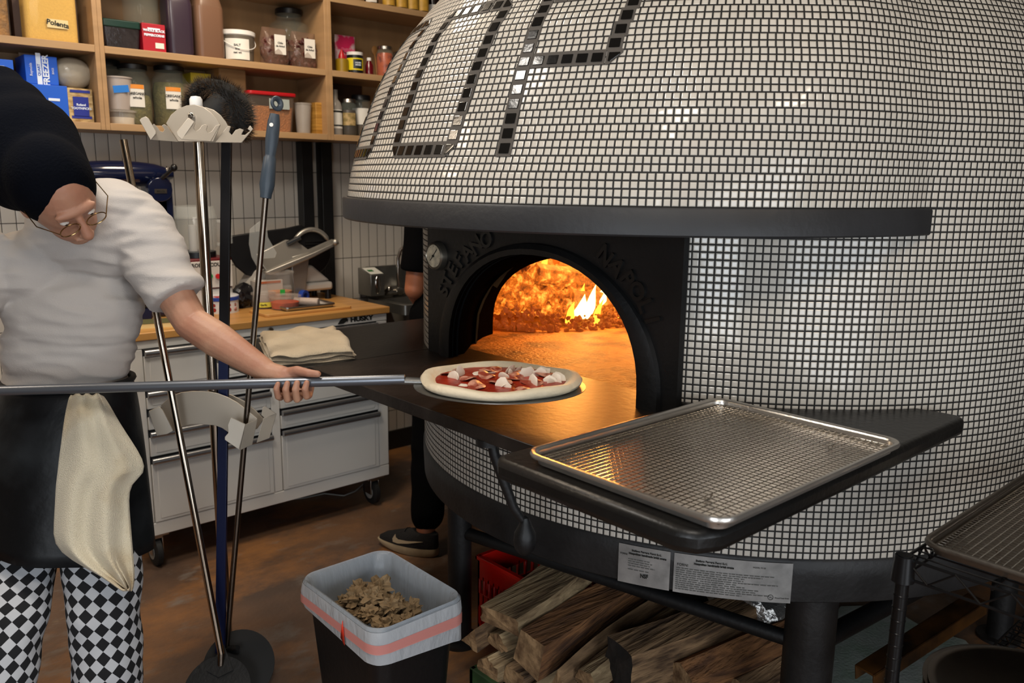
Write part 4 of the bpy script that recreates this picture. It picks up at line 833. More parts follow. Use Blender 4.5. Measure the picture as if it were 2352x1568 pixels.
b = MB(); b.lathe((xb, 3.71, z1_+.025), [(.085, 0), (.10, .02), (.105, (zt-z1_)*.62), (.108, (zt-z1_)*.64), (.106, (zt-z1_)*.68), (.095, (zt-z1_)*.86), (.07, (zt-z1_)-.03), (0, (zt-z1_)-.025)], 32); b.build('bowl', mat('fp_bowl', '#d5d8d2', .06, alpha=.32), t, smooth=50)
b = MB(); b.tube([(xb+.105, 3.70, z1_+.05), (xb+.16, 3.68, z1_+.06), (xb+.16, 3.68, z1_+.15), (xb+.105, 3.70, z1_+.155)], .01, 10); b.build('bowl_handle', M_PLAST, t)
b = MB(); b.cyl((xb, 3.71, z1_+.02), (xb, 3.71, z1_+.14), .018, n=16); b.build('blade_hub', M_WHITE, t)
# meat slicer
t = thing('meat_slicer', 'meat slicer with black gauge plate, steel carriage and clear guard', 'slicer', (aty(640, 640, 3.66).x, 3.70, KZT))
M_SLB = mat('slicer_black', '#101012', .42, .2); M_ALS = mat('cast_aluminium', '#a9a59d', .38, .75)
# gauge plate: big dark disc in a tilted plane facing the photographer
Yd = 3.72
def PP(px, py, Y): return aty(px, py, Y)
def poly_plate(pts, Y, thick, m, name, tilt=0, bev=.004, par=t):
    b = MB(); z0_ = min(aty(p_, q_, Y).z for p_, q_ in pts); vs = [aty(p_, q_, Y) for p_, q_ in pts]; vs = [v+Vector((0, (v.z-z0_)*tilt, 0)) for v in vs]; n = len(vs)
    b.add(vs+[v+Vector((0, thick, 0)) for v in vs], [tuple(range(n)), tuple(range(2*n-1, n-1, -1))]+[(i, (i+1) % n, n+(i+1) % n, n+i) for i in range(n)]); return b.build(name, m, par, bevel=bev, smooth=30)
plate_pts = [(530, 548), (540, 542), (600, 533), (668, 524), (700, 517), (722, 530), (745, 560), (754, 590), (748, 612), (728, 632), (704, 641), (660, 640), (600, 638), (568, 632), (545, 612), (531, 585)]
poly_plate(plate_pts, 3.70, .02, M_SLB, 'gauge_plate', .12)
b = MB(); c_ = aty(712, 580, 3.69); b.lathe(c_, [(0, -.012), (.105, -.012), (.112, 0), (.105, .012), (0, .012)], 40, Matrix.Rotation(PI/2, 3, 'X')); b.build('blade_cover', M_SLB, t)
b = MB(); ring_ = [c_+Vector((.105*math.cos(a), -.018, .112*math.sin(a)+.0)) for a in [math.radians(lerp(30, 165, i/16)) for i in range(17)]]; b.tube(ring_, [.006]+[.012]*15+[.006], 8); b.build('ring_guard', M_ALS, t, smooth=60)
for k in range(4): 
    zr = c_.z+.055-.014*k; b = MB(); b.tube([(c_.x-.03, c_.y-.015, zr), (c_.x+.085, c_.y-.015, zr)], .003, 6); b.build('rib', M_SLB, t)
poly_plate([(612, 622), (604, 606), (596, 585), (668, 552), (690, 553), (716, 574), (776, 550), (778, 556), (720, 588), (660, 606), (616, 624)], 3.60, .012, M_ALS, 'carriage', .35)
poly_plate([(610, 625), (720, 580), (778, 553), (780, 560), (722, 590), (672, 612), (620, 632)], 3.575, .05, M_ALS, 'carriage_lip', 0)
poly_plate([(668, 590), (712, 578), (700, 690), (676, 690)], 3.62, .03, M_ALS, 'carriage_arm', 0)
poly_plate([(574, 526), (596, 508), (612, 512), (616, 545), (636, 580), (632, 592), (606, 594), (590, 612), (578, 590), (572, 560)], 3.56, .004, M_PLAST, 'guard', 0)
b = MB(); kz = aty(770, 556, 3.56); b.ell(kz, .016, .016, .016, 14, 10); b.build('knob', M_ALS, t, smooth=60)
b = MB(); b.tube([aty(660, 560, 3.64), aty(690, 545, 3.62)], .012, 10); b.build('handle', M_SLB, t)
b = MB(); x0, x1 = aty(575, 670, 3.64).x, aty(766, 670, 3.64).x; b.box(x0, x1, 3.64, 3.82, KZT+.045, KZT+.085); b.prism([(x0, KZT+.08), (x0+.06, KZT+.16), (x1-.1, KZT+.17), (x1, KZT+.085)], -3.80, -3.66, Matrix.Rotation(PI/2, 4, 'X')); b.build('base', mat('slicer_base', '#c4beb4', .35, .1), t, bevel=.012)
for x_, y_ in ((x0+.02, 3.66), (x1-.02, 3.66), (x0+.02, 3.80), (x1-.02, 3.80)): b = MB(); b.cyl((x_, y_, KZT), (x_, y_, KZT+.047), .016, .012, n=14); b.build('foot', M_BLKP, t)
# tin, tubs, tray and odds and ends
q = atz(524, 713, KZT); q = Vector((q.x, 3.56, 0)); xc, w_ = W(487, 561, 700, 3.50); 
t = thing('cookie_tin', 'round white cookie tin with a blue rim and little red figures', 'tin', (xc, 3.50+w_, KZT)); hh_ = hz(524, 680, 3.5)-KZT
b = MB(); b.lathe((xc, 3.50+w_, KZT), [(0, 0), (w_, 0), (w_, hh_*.74), (0, hh_*.74)], 36); b.build('tin_body', mat('tin_white', '#cfd0d2', .3), t, smooth=40)
b = MB(); b.lathe((xc, 3.50+w_, KZT+hh_*.74), [(0, 0), (w_+.002, 0), (w_+.002, hh_*.22), (w_-.004, hh_*.26), (0, hh_*.24)], 36); ld = b.build('lid', mat('tin_lid', '#c9c9cc', .3, col2='#9c2028', vscale=13, thr=(.40, .44)), t, smooth=40)
b = MB(); b.lathe((xc, 3.50+w_, KZT+hh_*.72), [(w_+.003, 0), (w_+.0035, hh_*.2), (w_+.001, hh_*.2), (w_+.001, 0)], 36); b.build('rim_band', mat('blue_rim', '#22439c', .35), ld, smooth=40)
for k in range(5):
    a = VIEWA(xc, 3.56)+(-.9+.45*k); d = Vector((math.cos(a), math.sin(a), 0)); c_ = Vector((xc, 3.50+w_, KZT+hh_*.33))+d*(w_+.0005)
    b = MB(); b.lathe(c_+Vector((0, 0, -.008)), [(0, 0), (.009, 0)], 12, d.to_track_quat('Z', 'Y').to_matrix()); b.lathe(c_+Vector((0, 0, .012)), [(0, 0), (.007, 0)], 12, d.to_track_quat('Z', 'Y').to_matrix()); b.build('printed_figure', mat('figure_red' if k % 2 else 'figure_pink', '#b03434' if k % 2 else '#c98f8a', .4), t, solid=.0008)
# wooden board on the cart
b = MB(); x0, x1 = aty(585, 690, 3.45).x-.02, aty(585, 690, 3.45).x+.40
t = thing('cutting_board', 'pale wooden cutting board lying on the cart under the small tray', 'board', ((x0+x1)/2, 3.42, KZT)); b.prism(rrect(x0, x1, 3.30, 3.48, .015), KZT, KZT+.012); b.build('board', mat('maple', '#c39152', .45, var=.15, vscale=4, stretch=(1, 8, 1)), t, bevel=.002)
KZB = KZT+.0125
def sheet_tray(label, x0, x1, y0, y1, z, h=.025, lip=.012, r=.03, name='sheet_pan', m=None, cat='tray'):
    t = thing(name, label, cat, ((x0+x1)/2, (y0+y1)/2, z)); b = MB()
    def ring(o_, zz): return [Vector((p, q, zz)) for p, q in rrect(x0+lip+o_, x1-lip-o_, y0+lip+o_, y1-lip-o_, max(.004, r-o_), 7)]
    pr_ = [ring(.012, z+.0012), ring(.004, z+.0012), ring(0, z+h-.004), ring(-lip*.35, z+h-.001), ring(-lip*.8, z+h-.001), ring(-lip, z+h-.006), ring(-lip*.85, z+h-.010), ring(-lip*.4, z+h-.008), ring(.002, z+h-.006), ring(.006, z), ring(.014, z)]
    b.loft(pr_, cap=False); n = len(pr_[0]); b.add(pr_[0], [tuple(range(n))]); b.add(pr_[-1], [tuple(range(n))])
    b.build('pan', m or M_STEEL, t, smooth=50); return t
x0, x1 = aty(645, 716, 3.36).x, aty(757, 706, 3.36).x
sheet_tray('small steel sheet tray holding the lidded tubs on the cart', x0, x1+.01, 3.315, 3.49, KZB, h=.02, lip=.006, r=.012)
ZT_ = KZB+.002
M_DELI = mat('deli_clear', '#c8c2b8', .1, alpha=.16); M_OR = mat('tomato_orange', '#c8480f', .4, var=.3, vscale=40, bump=.4); M_OR2 = mat('slaw_orange', '#b56a34', .5, col2='#cf9a70', vscale=30)
xc, w_ = W(638, 703, 695, 3.34); tub('low round deli tub of orange sauce on the small tray', 'deli_tub', xc, 3.34+w_, ZT_, w_*.88, w_, hz(670, 683, 3.34)-ZT_, M_DELI, M_OR, .03, M_DELI)
xc, w_ = W(597, 646, 690, 3.42); t = tub('low round deli tub with a yellow label beside the small tray', 'deli_tub', xc, 3.44+w_, KZB, w_*.9, w_, hz(620, 676, 3.42)-KZB, M_DELI, mat('brown_sauce', '#5c2f18', .4), .02, M_DELI)
curved_label(t, xc, 3.44+w_, w_*.98, KZB+.008, KZB+.03, .8, mat('yellow_tape', '#d6cf4a', .6), facing=VIEWA(xc, 3.45), txt='Garlic', ts=.012)
xc, w_ = W(628, 687, 650, 3.48); t = tub('tall deli tub of orange slaw with a green sticker', 'deli_tub', xc, 3.485+w_, KZB if False else KZT, w_*.78, w_, hz(658, 627, 3.48)-KZT, M_DELI, M_OR2, .075, M_DELI)
a_ = VIEWA(xc, 3.56)+.2; d = Vector((math.cos(a_), math.sin(a_), 0)); c_ = Vector((xc, 3.485+w_, KZT+.075))+d*(w_*.93)
b = MB(); b.box(-.011, .011, -.012, .012, 0, .001, frame(c_, (-d.y, d.x, 0), (0, 0, 1))); b.build('green_sticker', mat('green_sticker', '#1f9e36', .6), t)
a, c_ = aty(700, 700, 3.42), aty(725, 706, 3.40); t = thing('wrapped_roll', 'short roll in cling film at the back of the small tray', 'roll', (a.x, 3.42, ZT_)); b = MB(); b.cyl((a.x-.03, 3.46, ZT_+.019), (c_.x, 3.37, ZT_+.019), .0185, n=18); b.build('roll', mat('wrap', '#b8a79a', .25, bump=.4, bscale=40), t, bevel=.004)
q = aty(697, 668, 3.60); t = thing('tape_roll', 'roll of blue tape standing beside the tall deli tub', 'tape', (q.x, 3.60, KZT)); b = MB(); b.lathe((q.x, 3.60, KZT+.030), [(.018, -.012), (.03, -.012), (.03, .012), (.018, .012), (.018, -.012)], 24, Matrix.Rotation(.5, 3, 'Z') @ Matrix.Rotation(PI/2, 3, 'X')); b.build('tape', mat('tape_blue', '#1a3f9c', .5), t)
x0, x1 = aty(582, 660, 3.62).x, aty(640, 660, 3.62).x; t = carton('white and orange parchment carton behind the tall deli tub', 'carton', 'box', x0-.01, x1-.0, 3.575, 3.63, KZT, hz(600, 645, 3.58), mat('white_carton', '#b7aea4', .6)); flat_label(t, (x0+x1)/2-.005, 3.5745, hz(600, 649, 3.58), (x1-x0)*.9, .010, mat('orange_line', '#b0603a', .6), 'stripe')
q = aty(556, 690, 3.60); t = thing('plastic_bag', 'crumpled black plastic bag between the cookie tin and the slicer', 'bag', (q.x, 3.62, KZT)); b = MB(); lump(b, (q.x+.01, 3.63, KZT+.052), .05, 4.4, 20, 14, 1); b.build('bag_body', mat('bin_bag', '#141316', .25, bump=1, bscale=30), t, smooth=30)
a = aty(308, 735, 3.36); t = thing('notepad', 'green covered pad with yellow page edges at the left end of the cart', 'notepad', (a.x+.06, 3.38, KZT)); Mx = frame((a.x+.07, 3.385, KZT), (1, -.25, 0), (.25, 1, 0)); b = MB(); b.box(-.085, .085, -.055, .055, .0, .018, Mx); b.build('pages', mat('pages', '#e2cd92', .7), t); b = MB(); b.box(-.086, .086, -.056, .056, .018, .020, Mx); b.build('cover', mat('cover_green', '#5c5b3a', .5), t)
a = aty(325, 712, 3.5); t = thing('storage_case', 'small dark blue case on the cart behind the green pad', 'case', (a.x, 3.56, KZT)); b = MB(); b.box(a.x-.09, a.x+.045, 3.51, 3.62, KZT, KZT+.055); b.build('case_body', mat('case_blue', '#161a38', .4), t, bevel=.006); b = MB(); b.box(a.x-.092, a.x+.047, 3.508, 3.622, KZT+.055, KZT+.062); b.build('case_lid', M_BLKP, t, bevel=.002)
a = aty(306, 682, 3.6); t = thing('sponge', 'yellow sponge lying on the dark blue case', 'sponge', (a.x, 3.565, KZT+.062)); b = MB(); b.box(a.x-.05, a.x+.035, 3.53, 3.60, KZT+.0625, KZT+.10); b.build('sponge', mat('sponge', '#b9873a', .9, bump=.5, bscale=120), t, bevel=.008)

# ================================================================== hand sink
sx0 = aty(843, 650, 3.93).x; SXC = sx0+.22
t = thing('hand_sink', 'wall-mounted steel hand sink with a high splashback', 'sink', (SXC, 3.76, .86)); M_SS = mat('sink_steel', '#96948e', .3, .9, var=.15, vscale=4)
zt = aty(848, 612, 3.93).z; b = MB(); b.box(sx0, sx0+.46, 3.925, 3.945, .90, zt); b.build('splashback', M_SS, t, bevel=.003)
zr = aty(930, 700, 3.6).z+.02; b = MB()
def rr2(x0, x1, y0, y1, r, z): return [Vector((p, q, z)) for p, q in rrect(x0, x1, y0, y1, r)]
X0, X1, Y0, Y1 = sx0-.01, sx0+.46, 3.56, 3.93; zr = .905
b.loft([rr2(X0, X1, Y0, Y1, .03, zr-.05), rr2(X0, X1, Y0, Y1, .03, zr), rr2(X0+.012, X1-.012, Y0+.012, Y1-.012, .025, zr+.004), rr2(X0+.05, X1-.05, Y0+.04, Y1-.09, .05, zr), rr2(X0+.08, X1-.08, Y0+.07, Y1-.12, .06, zr-.13), rr2(X0+.2, X1-.2, Y0+.15, Y1-.18, .01, zr-.135)], cap=False); b.build('basin', M_SS, t, smooth=50)
b = MB(); b.cyl((SXC, 3.75, zr-.135), (SXC, 3.75, .45), .02, n=16); b.tube([(SXC, 3.75, .46), (SXC, 3.75, .40), (SXC, 3.82, .36), (SXC, 3.93, .42)], .02, 12); b.build('drain_pipe', M_CHROME, t, smooth=50)
fx = aty(910, 640, 3.88).x; zf = aty(905, 655, 3.88).z
b = MB(); b.cyl((fx, 3.93, zf-.03), (fx, 3.84, zf-.03), .022, n=18); b.cyl((fx-.09, 3.86, zf-.035), (fx+.10, 3.86, zf-.035), .017, n=16); fc = b.build('faucet_body', M_CHROME, t, smooth=50)
zs = aty(930, 570, 3.8).z; b = MB(); b.tube([(fx, 3.86, zf-.03), (fx, 3.86, zs-.06), (fx+.012, 3.85, zs-.01), (fx+.05, 3.82, zs+.02), (fx+.10, 3.78, zs+.01), (fx+.125, 3.76, zs-.04)], .0105, 12); b.build('spout', M_CHROME, fc, smooth=60)
for s in (-1, 1): b = MB(); b.cyl((fx+s*.095, 3.86, zf-.035), (fx+s*.095, 3.80, zf-.005), .014, .010, n=14); b.ell((fx+s*.095, 3.795, zf-.002), .022, .014, .014, 14, 8); b.build('tap_handle', M_CHROME, fc, smooth=60)
xd, wd = W(852, 884, 660, 3.80); zt = aty(866, 617, 3.82).z
t = thing('soap_dispenser', 'boxy steel soap dispenser with a white and green sticker on its sloping top', 'dispenser', (xd, 3.86, .93)); b = MB(); b.prism([(3.80, .93), (3.93, .93), (3.93, zt), (3.90, zt), (3.80, zt-.03)], xd-wd, xd+wd, Matrix(((0, 0, 1, 0), (1, 0, 0, 0), (0, 1, 0, 0), (0, 0, 0, 1)))); b.build('dispenser_body', M_SS, t, bevel=.004)
b = MB(); b.box(-wd*.9, wd*.9, -.045, .045, 0, .0012, frame((xd, 3.85, zt-.0135), (1, 0, 0), (0, .1, .03))); st = b.build('sticker', mat('sticker', '#d7d6cc', .6), t)
b = MB(); b.box(-.02, .012, -.012, .012, 0, .001, frame((xd-.01, 3.85, zt-.0120), (1, 0, 0), (0, .1, .03))); b.build('sticker_mark', mat('green_mark', '#2c6a34', .6), st)
b = MB(); b.ell((xd, 3.80, .99), .02, .008, .05, 14, 10); b.build('push_lever', M_CHROME, t, smooth=60)

b = MB(); pc = [atz(px, py, .006) for px, py in ((640, 1150), (700, 1143), (745, 1133), (790, 1138), (815, 1128), (838, 1108))]; pc = [Vector((p.x, p.y, .006)) for p in pc]; b.tube(pc, .004, 8)
tag(b.build('power_cord', mat('grey_cord', '#7d7a74', .5), smooth=60), 'thin grey power cord lying on the floor under the tool cart', 'cord')
# ================================================================== tool stand
def outline(pts, D, thick, m, name, par, bev=.0012, dD=None, label=None):
    """plate cut to an outline, standing at distance D (metres) from the photographer; dD tilts it in depth along its width"""
    xs = [p for p, q in pts]; xa, xb = min(xs), max(xs)
    vs = [atd(p, q, D+(dD*((p-xa)/(xb-xa)-.5) if dD else 0)) for p, q in pts]; t = Vector((AX_F.x, AX_F.y, 0)).normalized()*thick; n = len(vs)
    b = MB(); b.add(vs+[v+t for v in vs], [tuple(range(n)), tuple(range(2*n-1, n-1, -1))]+[(i, (i+1) % n, n+(i+1) % n, n+i) for i in range(n)])
    return b.build(name, m, par, bevel=bev, smooth=30, label=label)
SX, SY = .952, 2.41
ST = thing('tool_stand', 'free-standing steel stand with two curved plate brackets holding the oven tools', 'stand', (SX, SY, 0))
M_POLE = mat('stand_pole_steel', '#a89a8a', .16, 1); M_PLT = mat('bracket_steel', '#a89e90', .42, .35)
b = MB(); b.cyl((SX, SY, .01), (SX, SY, 1.745), .0155, n=24); b.build('pole', M_POLE, ST)
b = MB(); b.lathe((SX, SY, 1.745), [(0, 0), (.0175, 0), (.0175, .018), (.013, .026), (0, .028)], 24); b.build('pole_cap', M_WHITE, ST, smooth=40)
b = MB(); b.lathe((SX, SY, 0), [(0, 0), (.10, 0), (.10, .006), (.02, .012), (0, .012)], 32); b.build('base', M_BLK, ST)
D0 = 2.36
outline([(381, 283), (392, 264), (408, 250), (428, 242), (446, 240), (466, 245), (484, 258), (497, 272), (506, 287), (490, 325), (409, 325)], D0-.035, .004, M_PLT, 'bracket_plate', ST)
outline([(400, 289), (411, 270), (427, 256), (447, 247), (472, 246), (490, 252), (506, 264), (518, 279), (524, 290), (508, 327), (425, 327)], D0+.03, .004, M_PLT, 'bracket_plate', ST)
hk1 = outline([(348, 321), (357, 302), (348, 290), (353, 284), (361, 292), (367, 301), (374, 303), (378, 297), (371, 289), (376, 285), (384, 289), (409, 326)], D0-.07, .003, M_PLT, 'hook_plate', ST, dD=.06)
outline([(320, 276), (324, 271), (334, 267), (341, 272), (358, 301), (358, 307), (346, 322)], D0-.105, .003, M_PLT, 'end_flap', hk1, dD=.01)
hk2 = outline([(417, 320), (443, 280), (448, 282), (445, 294), (450, 301), (458, 296), (463, 288), (470, 285), (477, 288), (474, 298), (478, 305), (486, 301), (495, 288), (506, 286), (484, 325)], D0-.10, .003, M_PLT, 'hook_plate', ST, dD=.06)
outline([(405, 303), (432, 270), (447, 279), (418, 321), (407, 311)], D0-.125, .003, M_PLT, 'end_flap', hk2, dD=.015)
hk3 = outline([(493, 327), (523, 289), (530, 290), (526, 303), (532, 310), (541, 298), (551, 295), (560, 298), (554, 309), (562, 310), (571, 303), (581, 296), (555, 328)], D0+.0, .003, M_PLT, 'hook_plate', ST, dD=.06)
outline([(574, 288), (581, 296), (576, 302), (568, 296)], D0+.03, .003, M_PLT, 'end_flap', hk3)
for px, py, D in ((440, 266, D0-.038), (475, 911, D0+.15), (476, 954, D0+.15)):
    c = atd(px, py, D+.0); d = -Vector((AX_F.x, AX_F.y, 0)).normalized()
    b = MB(); b.cyl(c, c+d*.006, .0095, n=6); b.cyl(c+d*.006, c+d*.014, .005, n=12); b.build('bolt', M_CHROME, ST, bevel=.0008)
D1 = 2.50
outline([(369, 931), (387, 914), (402, 906), (416, 901), (441, 898), (480, 899), (500, 903), (523, 912), (545, 924), (566, 940), (591, 961), (575, 985), (545, 1000), (523, 992), (510, 983), (494, 977), (459, 974), (440, 974), (423, 978), (398, 990), (380, 965)], D1-.04+.02, .004, M_PLT, 'bracket_plate', ST)
outline([(395, 925), (420, 908), (445, 901), (500, 899), (530, 906), (560, 920), (585, 940), (606, 962), (590, 985), (560, 995), (523, 982), (470, 972), (420, 980)], D1+.04, .004, M_PLT, 'bracket_plate', ST)
outline([(341, 944), (366, 933), (374, 942), (398, 989), (384, 997), (360, 1001)], D1-.07, .003, M_PLT, 'channel', ST, dD=.02)
c1 = outline([(530, 958), (540, 962), (564, 974), (551, 1034), (516, 1010), (516, 1003), (524, 994), (523, 975)], D1-.085, .003, M_PLT, 'channel', ST, dD=.03)
outline([(564, 974), (591, 963), (579, 1021), (551, 1034)], D1-.065, .003, M_PLT, 'channel_side', c1, dD=.05)
c2 = outline([(600, 953), (603, 936), (609, 933), (620, 940), (634, 950), (608, 960)], D1-.02, .003, M_PLT, 'channel', ST, dD=.03)
outline([(605, 960), (635, 949), (619, 1006), (589, 1017)], D1-.025, .003, M_PLT, 'channel_side', c2, dD=.05)
# tools hanging from / leaning in the stand
M_DARKST = mat('dark_bare_steel', '#7c7166', .25, 1, var=.3, vscale=5)
def round_head(par, c, nrm, r, m, name='head', up=(0, 0, 1)):
    q = Vector(nrm).normalized().to_track_quat('Z', 'Y').to_matrix(); b = MB(); b.lathe(c, [(0, -.0015), (r, -.0015), (r, .0015), (0, .0015)], 40, q); return b.build(name, m, par)
# left rod
a, e = atd(283, 321, 2.33), atd(508, 1500, 2.50)
t = thing('oven_peel', 'bare steel rod peel leaning left in the stand, its bare end beside the blue mixer', 'peel', (e.x, e.y, 0))
b = MB(); b.cyl(a, e, .0105, n=18); b.build('shaft', M_POLE, t)
hc = atd(500, 1612, 2.47); hc.z = max(hc.z, .062); nr = Vector((-.45, -.55, .7)); hd = round_head(t, hc, nr, .098, M_BLK)
q = nr.normalized(); upv = (Vector((0, 0, 1))-q*q.z).normalized(); sd = upv.cross(q)
b = MB(); o_ = hc+upv*.085+q*.004; b.add([o_+upv*.045, o_+sd*.04-upv*.03, o_-upv*.05, o_-sd*.04-upv*.03]+[v+q*.003 for v in (o_+upv*.045, o_+sd*.04-upv*.03, o_-upv*.05, o_-sd*.04-upv*.03)], [(0, 1, 2, 3), (7, 6, 5, 4), (0, 1, 5, 4), (1, 2, 6, 5), (2, 3, 7, 6), (3, 0, 4, 7)]); so = b.build('socket', M_BLK, hd)
for k in range(3): b = MB(); c_ = o_+upv*(.02-.02*k)+q*.004; b.cyl(c_, c_+q*.003, .003, n=10); b.build('rivet', M_CHROME, hd)
b = MB(); b.cyl(e, hc+upv*.07+q*.004, .0105, .009, n=16); b.build('socket_tube', M_DARKST, t)
# grey-handled tool
a, h1, e = atd(631, 262, 2.36), atd(610, 455, 2.38), atd(520, 1490, 2.60)
t = thing('oven_peel', 'turning peel with a blue-grey plastic grip and hanging ring at the top', 'peel', (e.x, e.y, 0))
M_GRIP = mat('blue_grey_plastic', '#37424d', .42, var=.12, vscale=20); dv = (h1-a)
b = MB(); ks = [0, .1, .3, .48, .5, .52, .68, .84, .95, 1]; rs = [.013, .0175, .0185, .0145, .0145, .0175, .0195, .0215, .0165, .0155]; b.tube([a+dv*k for k in ks], rs, 20); g = b.build('grip', M_GRIP, t, smooth=60)
rc = atd(635, 238, 2.36); fw = AX_F.normalized(); sdv = AX_R
b = MB(); ax = sdv*.6+fw*.8; ax.normalize(); upz = AX_U; b.tube([rc+(ax*math.cos(k*PI/12)+upz*math.sin(k*PI/12))*.0145 for k in range(24)], .0052, 10, closed=True, sq=1.6); b.build('hanging_ring', M_GRIP, g, smooth=60)
c_ = atd(624, 287, 2.335); b = MB(); b.cyl(c_, c_-fw*.004, .0055, n=14); b.build('screw', M_WHITE, g)
b = MB(); b.cyl(h1, e, .0085, n=16); b.build('shaft', M_DARKST, t)
hc2 = atd(552, 1592, 2.60); hc2.z = max(.066, hc2.z); nr2 = Vector((-.4, -.6, .62)); round_head(t, hc2, nr2, .108, mat('black_head', '#0d0c0b', .55, .3)); b = MB(); b.cyl(e, hc2+Vector((0, .0, .06)), .0085, n=14); b.build('neck', M_BLK, t)
# brush on a flat bar
t = thing('oven_brush', 'oven brush with a flat dark bar and a big curved head of black bristles', 'brush', (atd(505, 1490, 2.56).x, atd(505, 1490, 2.56).y, 0))
a, e = atd(521, 300, 2.44), atd(506, 1498, 2.58); e.z = max(e.z, .06)
dirx = AX_R; b = MB(); fwh = Vector((AX_F.x, AX_F.y, 0)).normalized()
vs = []
for p in (a, lerp(a, e, .40)): vs += [p+dirx*sx*.0145+fwh*sy*.007 for sx, sy in ((-1, -1), (1, -1), (1, 1), (-1, 1))]
b.loft([vs[:4], vs[4:]]); b.build('bar', mat('bar_black', '#161517', .35, .4), t, bevel=.0015)
vs = []
for p in (lerp(a, e, .40), e): vs += [p+dirx*sx*.0145+fwh*sy*.007 for sx, sy in ((-1, -1), (1, -1), (1, 1), (-1, 1))]
b = MB(); b.loft([vs[:4], vs[4:]]); b.build('lower_bar', mat('bar_blue', '#0d1638', .35, .2), t, bevel=.0015, label='dark blue lower bar')
# bristle head: a fat curved roll open towards the floor
core = [(437, 262), (441, 232), (455, 210), (476, 203), (500, 210), (520, 222), (538, 240), (547, 262), (550, 292), (545, 318)]
cp = [atd(p, q, 2.47) for p, q in core]
b = MB(); b.tube(cp, [.016, .024, .028, .030, .036, .040, .043, .044, .040, .026], 14); hd = b.build('bristle_core', mat('soot_bristle', '#0a0908', .95), t, smooth=60)
b = MB(); r = random.Random(5)
for i in range(7000):
    u = r.random()*(len(cp)-1.001); k = int(u); f = u-k; c = lerp(cp[k], cp[k+1], f); tg = (cp[k+1]-cp[k]).normalized(); ra = lerp([.016, .024, .028, .030, .036, .040, .043, .044, .040, .026][k], [.016, .024, .028, .030, .036, .040, .043, .044, .040, .026][k+1], f)
    d = Vector((r.gauss(0, 1), r.gauss(0, 1), r.gauss(0, 1))); d = (d-tg*d.dot(tg)*.8).normalized(); s_ = d.orthogonal().normalized()*.0013
    p0 = c+d*ra*.8; p1 = c+d*(ra+r.uniform(.006, .020))+Vector((r.gauss(0, .002), r.gauss(0, .002), r.gauss(0, .002))); b.add([p0-s_, p0+s_, p1], [(0, 1, 2)])
b.build('bristles', mat('bristle', '#5c452e', .8, col2='#1d150e', vscale=20), hd, smooth=0, kind='stuff')
b = MB(); c_ = atd(497, 262, 2.47); b.cyl(c_-AX_R*.045-AX_U*.05, c_+AX_R*.03+AX_U*.04, .045, n=12); b.build('brush_block', mat('brush_block', '#0e0d0c', .7), t)

# ================================================================== peel with pizza, held by the cook
PD = 2.0
P0, P1 = atd(-70, 899, PD-.01), atd(930, 871, PD-.01)
PC = atd(1148, 872, 1.985)
PL = thing('pizza_peel', 'long grey metal peel carrying the raw pizza towards the oven mouth', 'peel', (P1.x, P1.y, P1.z))
b = MB(); b.tube([P0-(P1-P0)*.42, P0, lerp(P0, P1, .5), P1], .0122, 22); b.build('pole', mat('peel_pole', '#6d7178', .33, .7), PL)
pd = (PC-P1); pd.z = 0; pd.normalize(); ps = Vector((-pd.y, pd.x, 0)); zp = PC.z-.012
b = MB(); b.tube([P1-(P1-P0).normalized()*.05, P1+pd*.03+Vector((0, 0, -.004)), PC-pd*.13+Vector((0, 0, -.008))], [.012, .010, .006], 14, sq=.8); b.build('neck', mat('peel_neck', '#75736f', .35, .8), PL)
b = MB(); n = 44; ring = [PC+pd*(.205*math.cos(2*PI*i/n)*1.0)+ps*(.172*math.sin(2*PI*i/n)) for i in range(n)]
b.loft([[Vector((v.x, v.y, zp-.002)) for v in ring], [Vector((v.x, v.y, zp)) for v in ring]]); b.build('blade', mat('peel_blade', '#8a8883', .35, .85), PL)
PZ = thing('pizza', 'raw pizza with red sauce, white cheese and slices of meat on the peel', 'pizza', (PC.x, PC.y, zp))
M_DOUGH = mat('raw_dough', '#d9cbb0', .6, var=.1, vscale=14, bump=.3, bscale=60)
def pz(a, r, z): return Vector((PC.x, PC.y, zp+.0005+z))+pd*(r*1.15*math.cos(a))+ps*(r*math.sin(a))
b = MB(); n = 56; prof = [(.001, 0), (.155, 0), (.166, .006), (.168, .013), (.162, .021), (.150, .023), (.140, .016), (.132, .010), (.06, .010), (.001, .010)]
b.loft([[pz(2*PI*i/n, r*(1+.02*math.sin(3*2*PI*i/n+1)+.012*math.sin(7*2*PI*i/n)), z*(1+.12*math.sin(5*2*PI*i/n)) if r > .13 else z) for i in range(n)] for r, z in prof]); b.build('crust', M_DOUGH, PZ, smooth=60)
b = MB(); b.loft([[pz(2*PI*i/40, r*(1+.03*math.sin(4*2*PI*i/40)), z) for i in range(40)] for r, z in ((.001, .0135), (.07, .0138), (.125, .0132), (.138, .0125), (.139, .009), (.001, .009))]); b.build('sauce', mat('tomato_sauce', '#a8331b', .35, col2='#7c1d10', vscale=26, bump=.4, bscale=50), PZ, smooth=60)
r = random.Random(11)
for i in range(26):
    b = MB(); a, q = r.random()*6.28, math.sqrt(r.random())*.118; c = pz(a, q, .015); s_ = r.uniform(.012, .024); lump(b, c-Vector((0, 0, .003)), s_, r.random()*40, 12, 7, .13); b.build('cheese', mat('mozzarella', '#e2d5c4', .45), PZ, smooth=60)
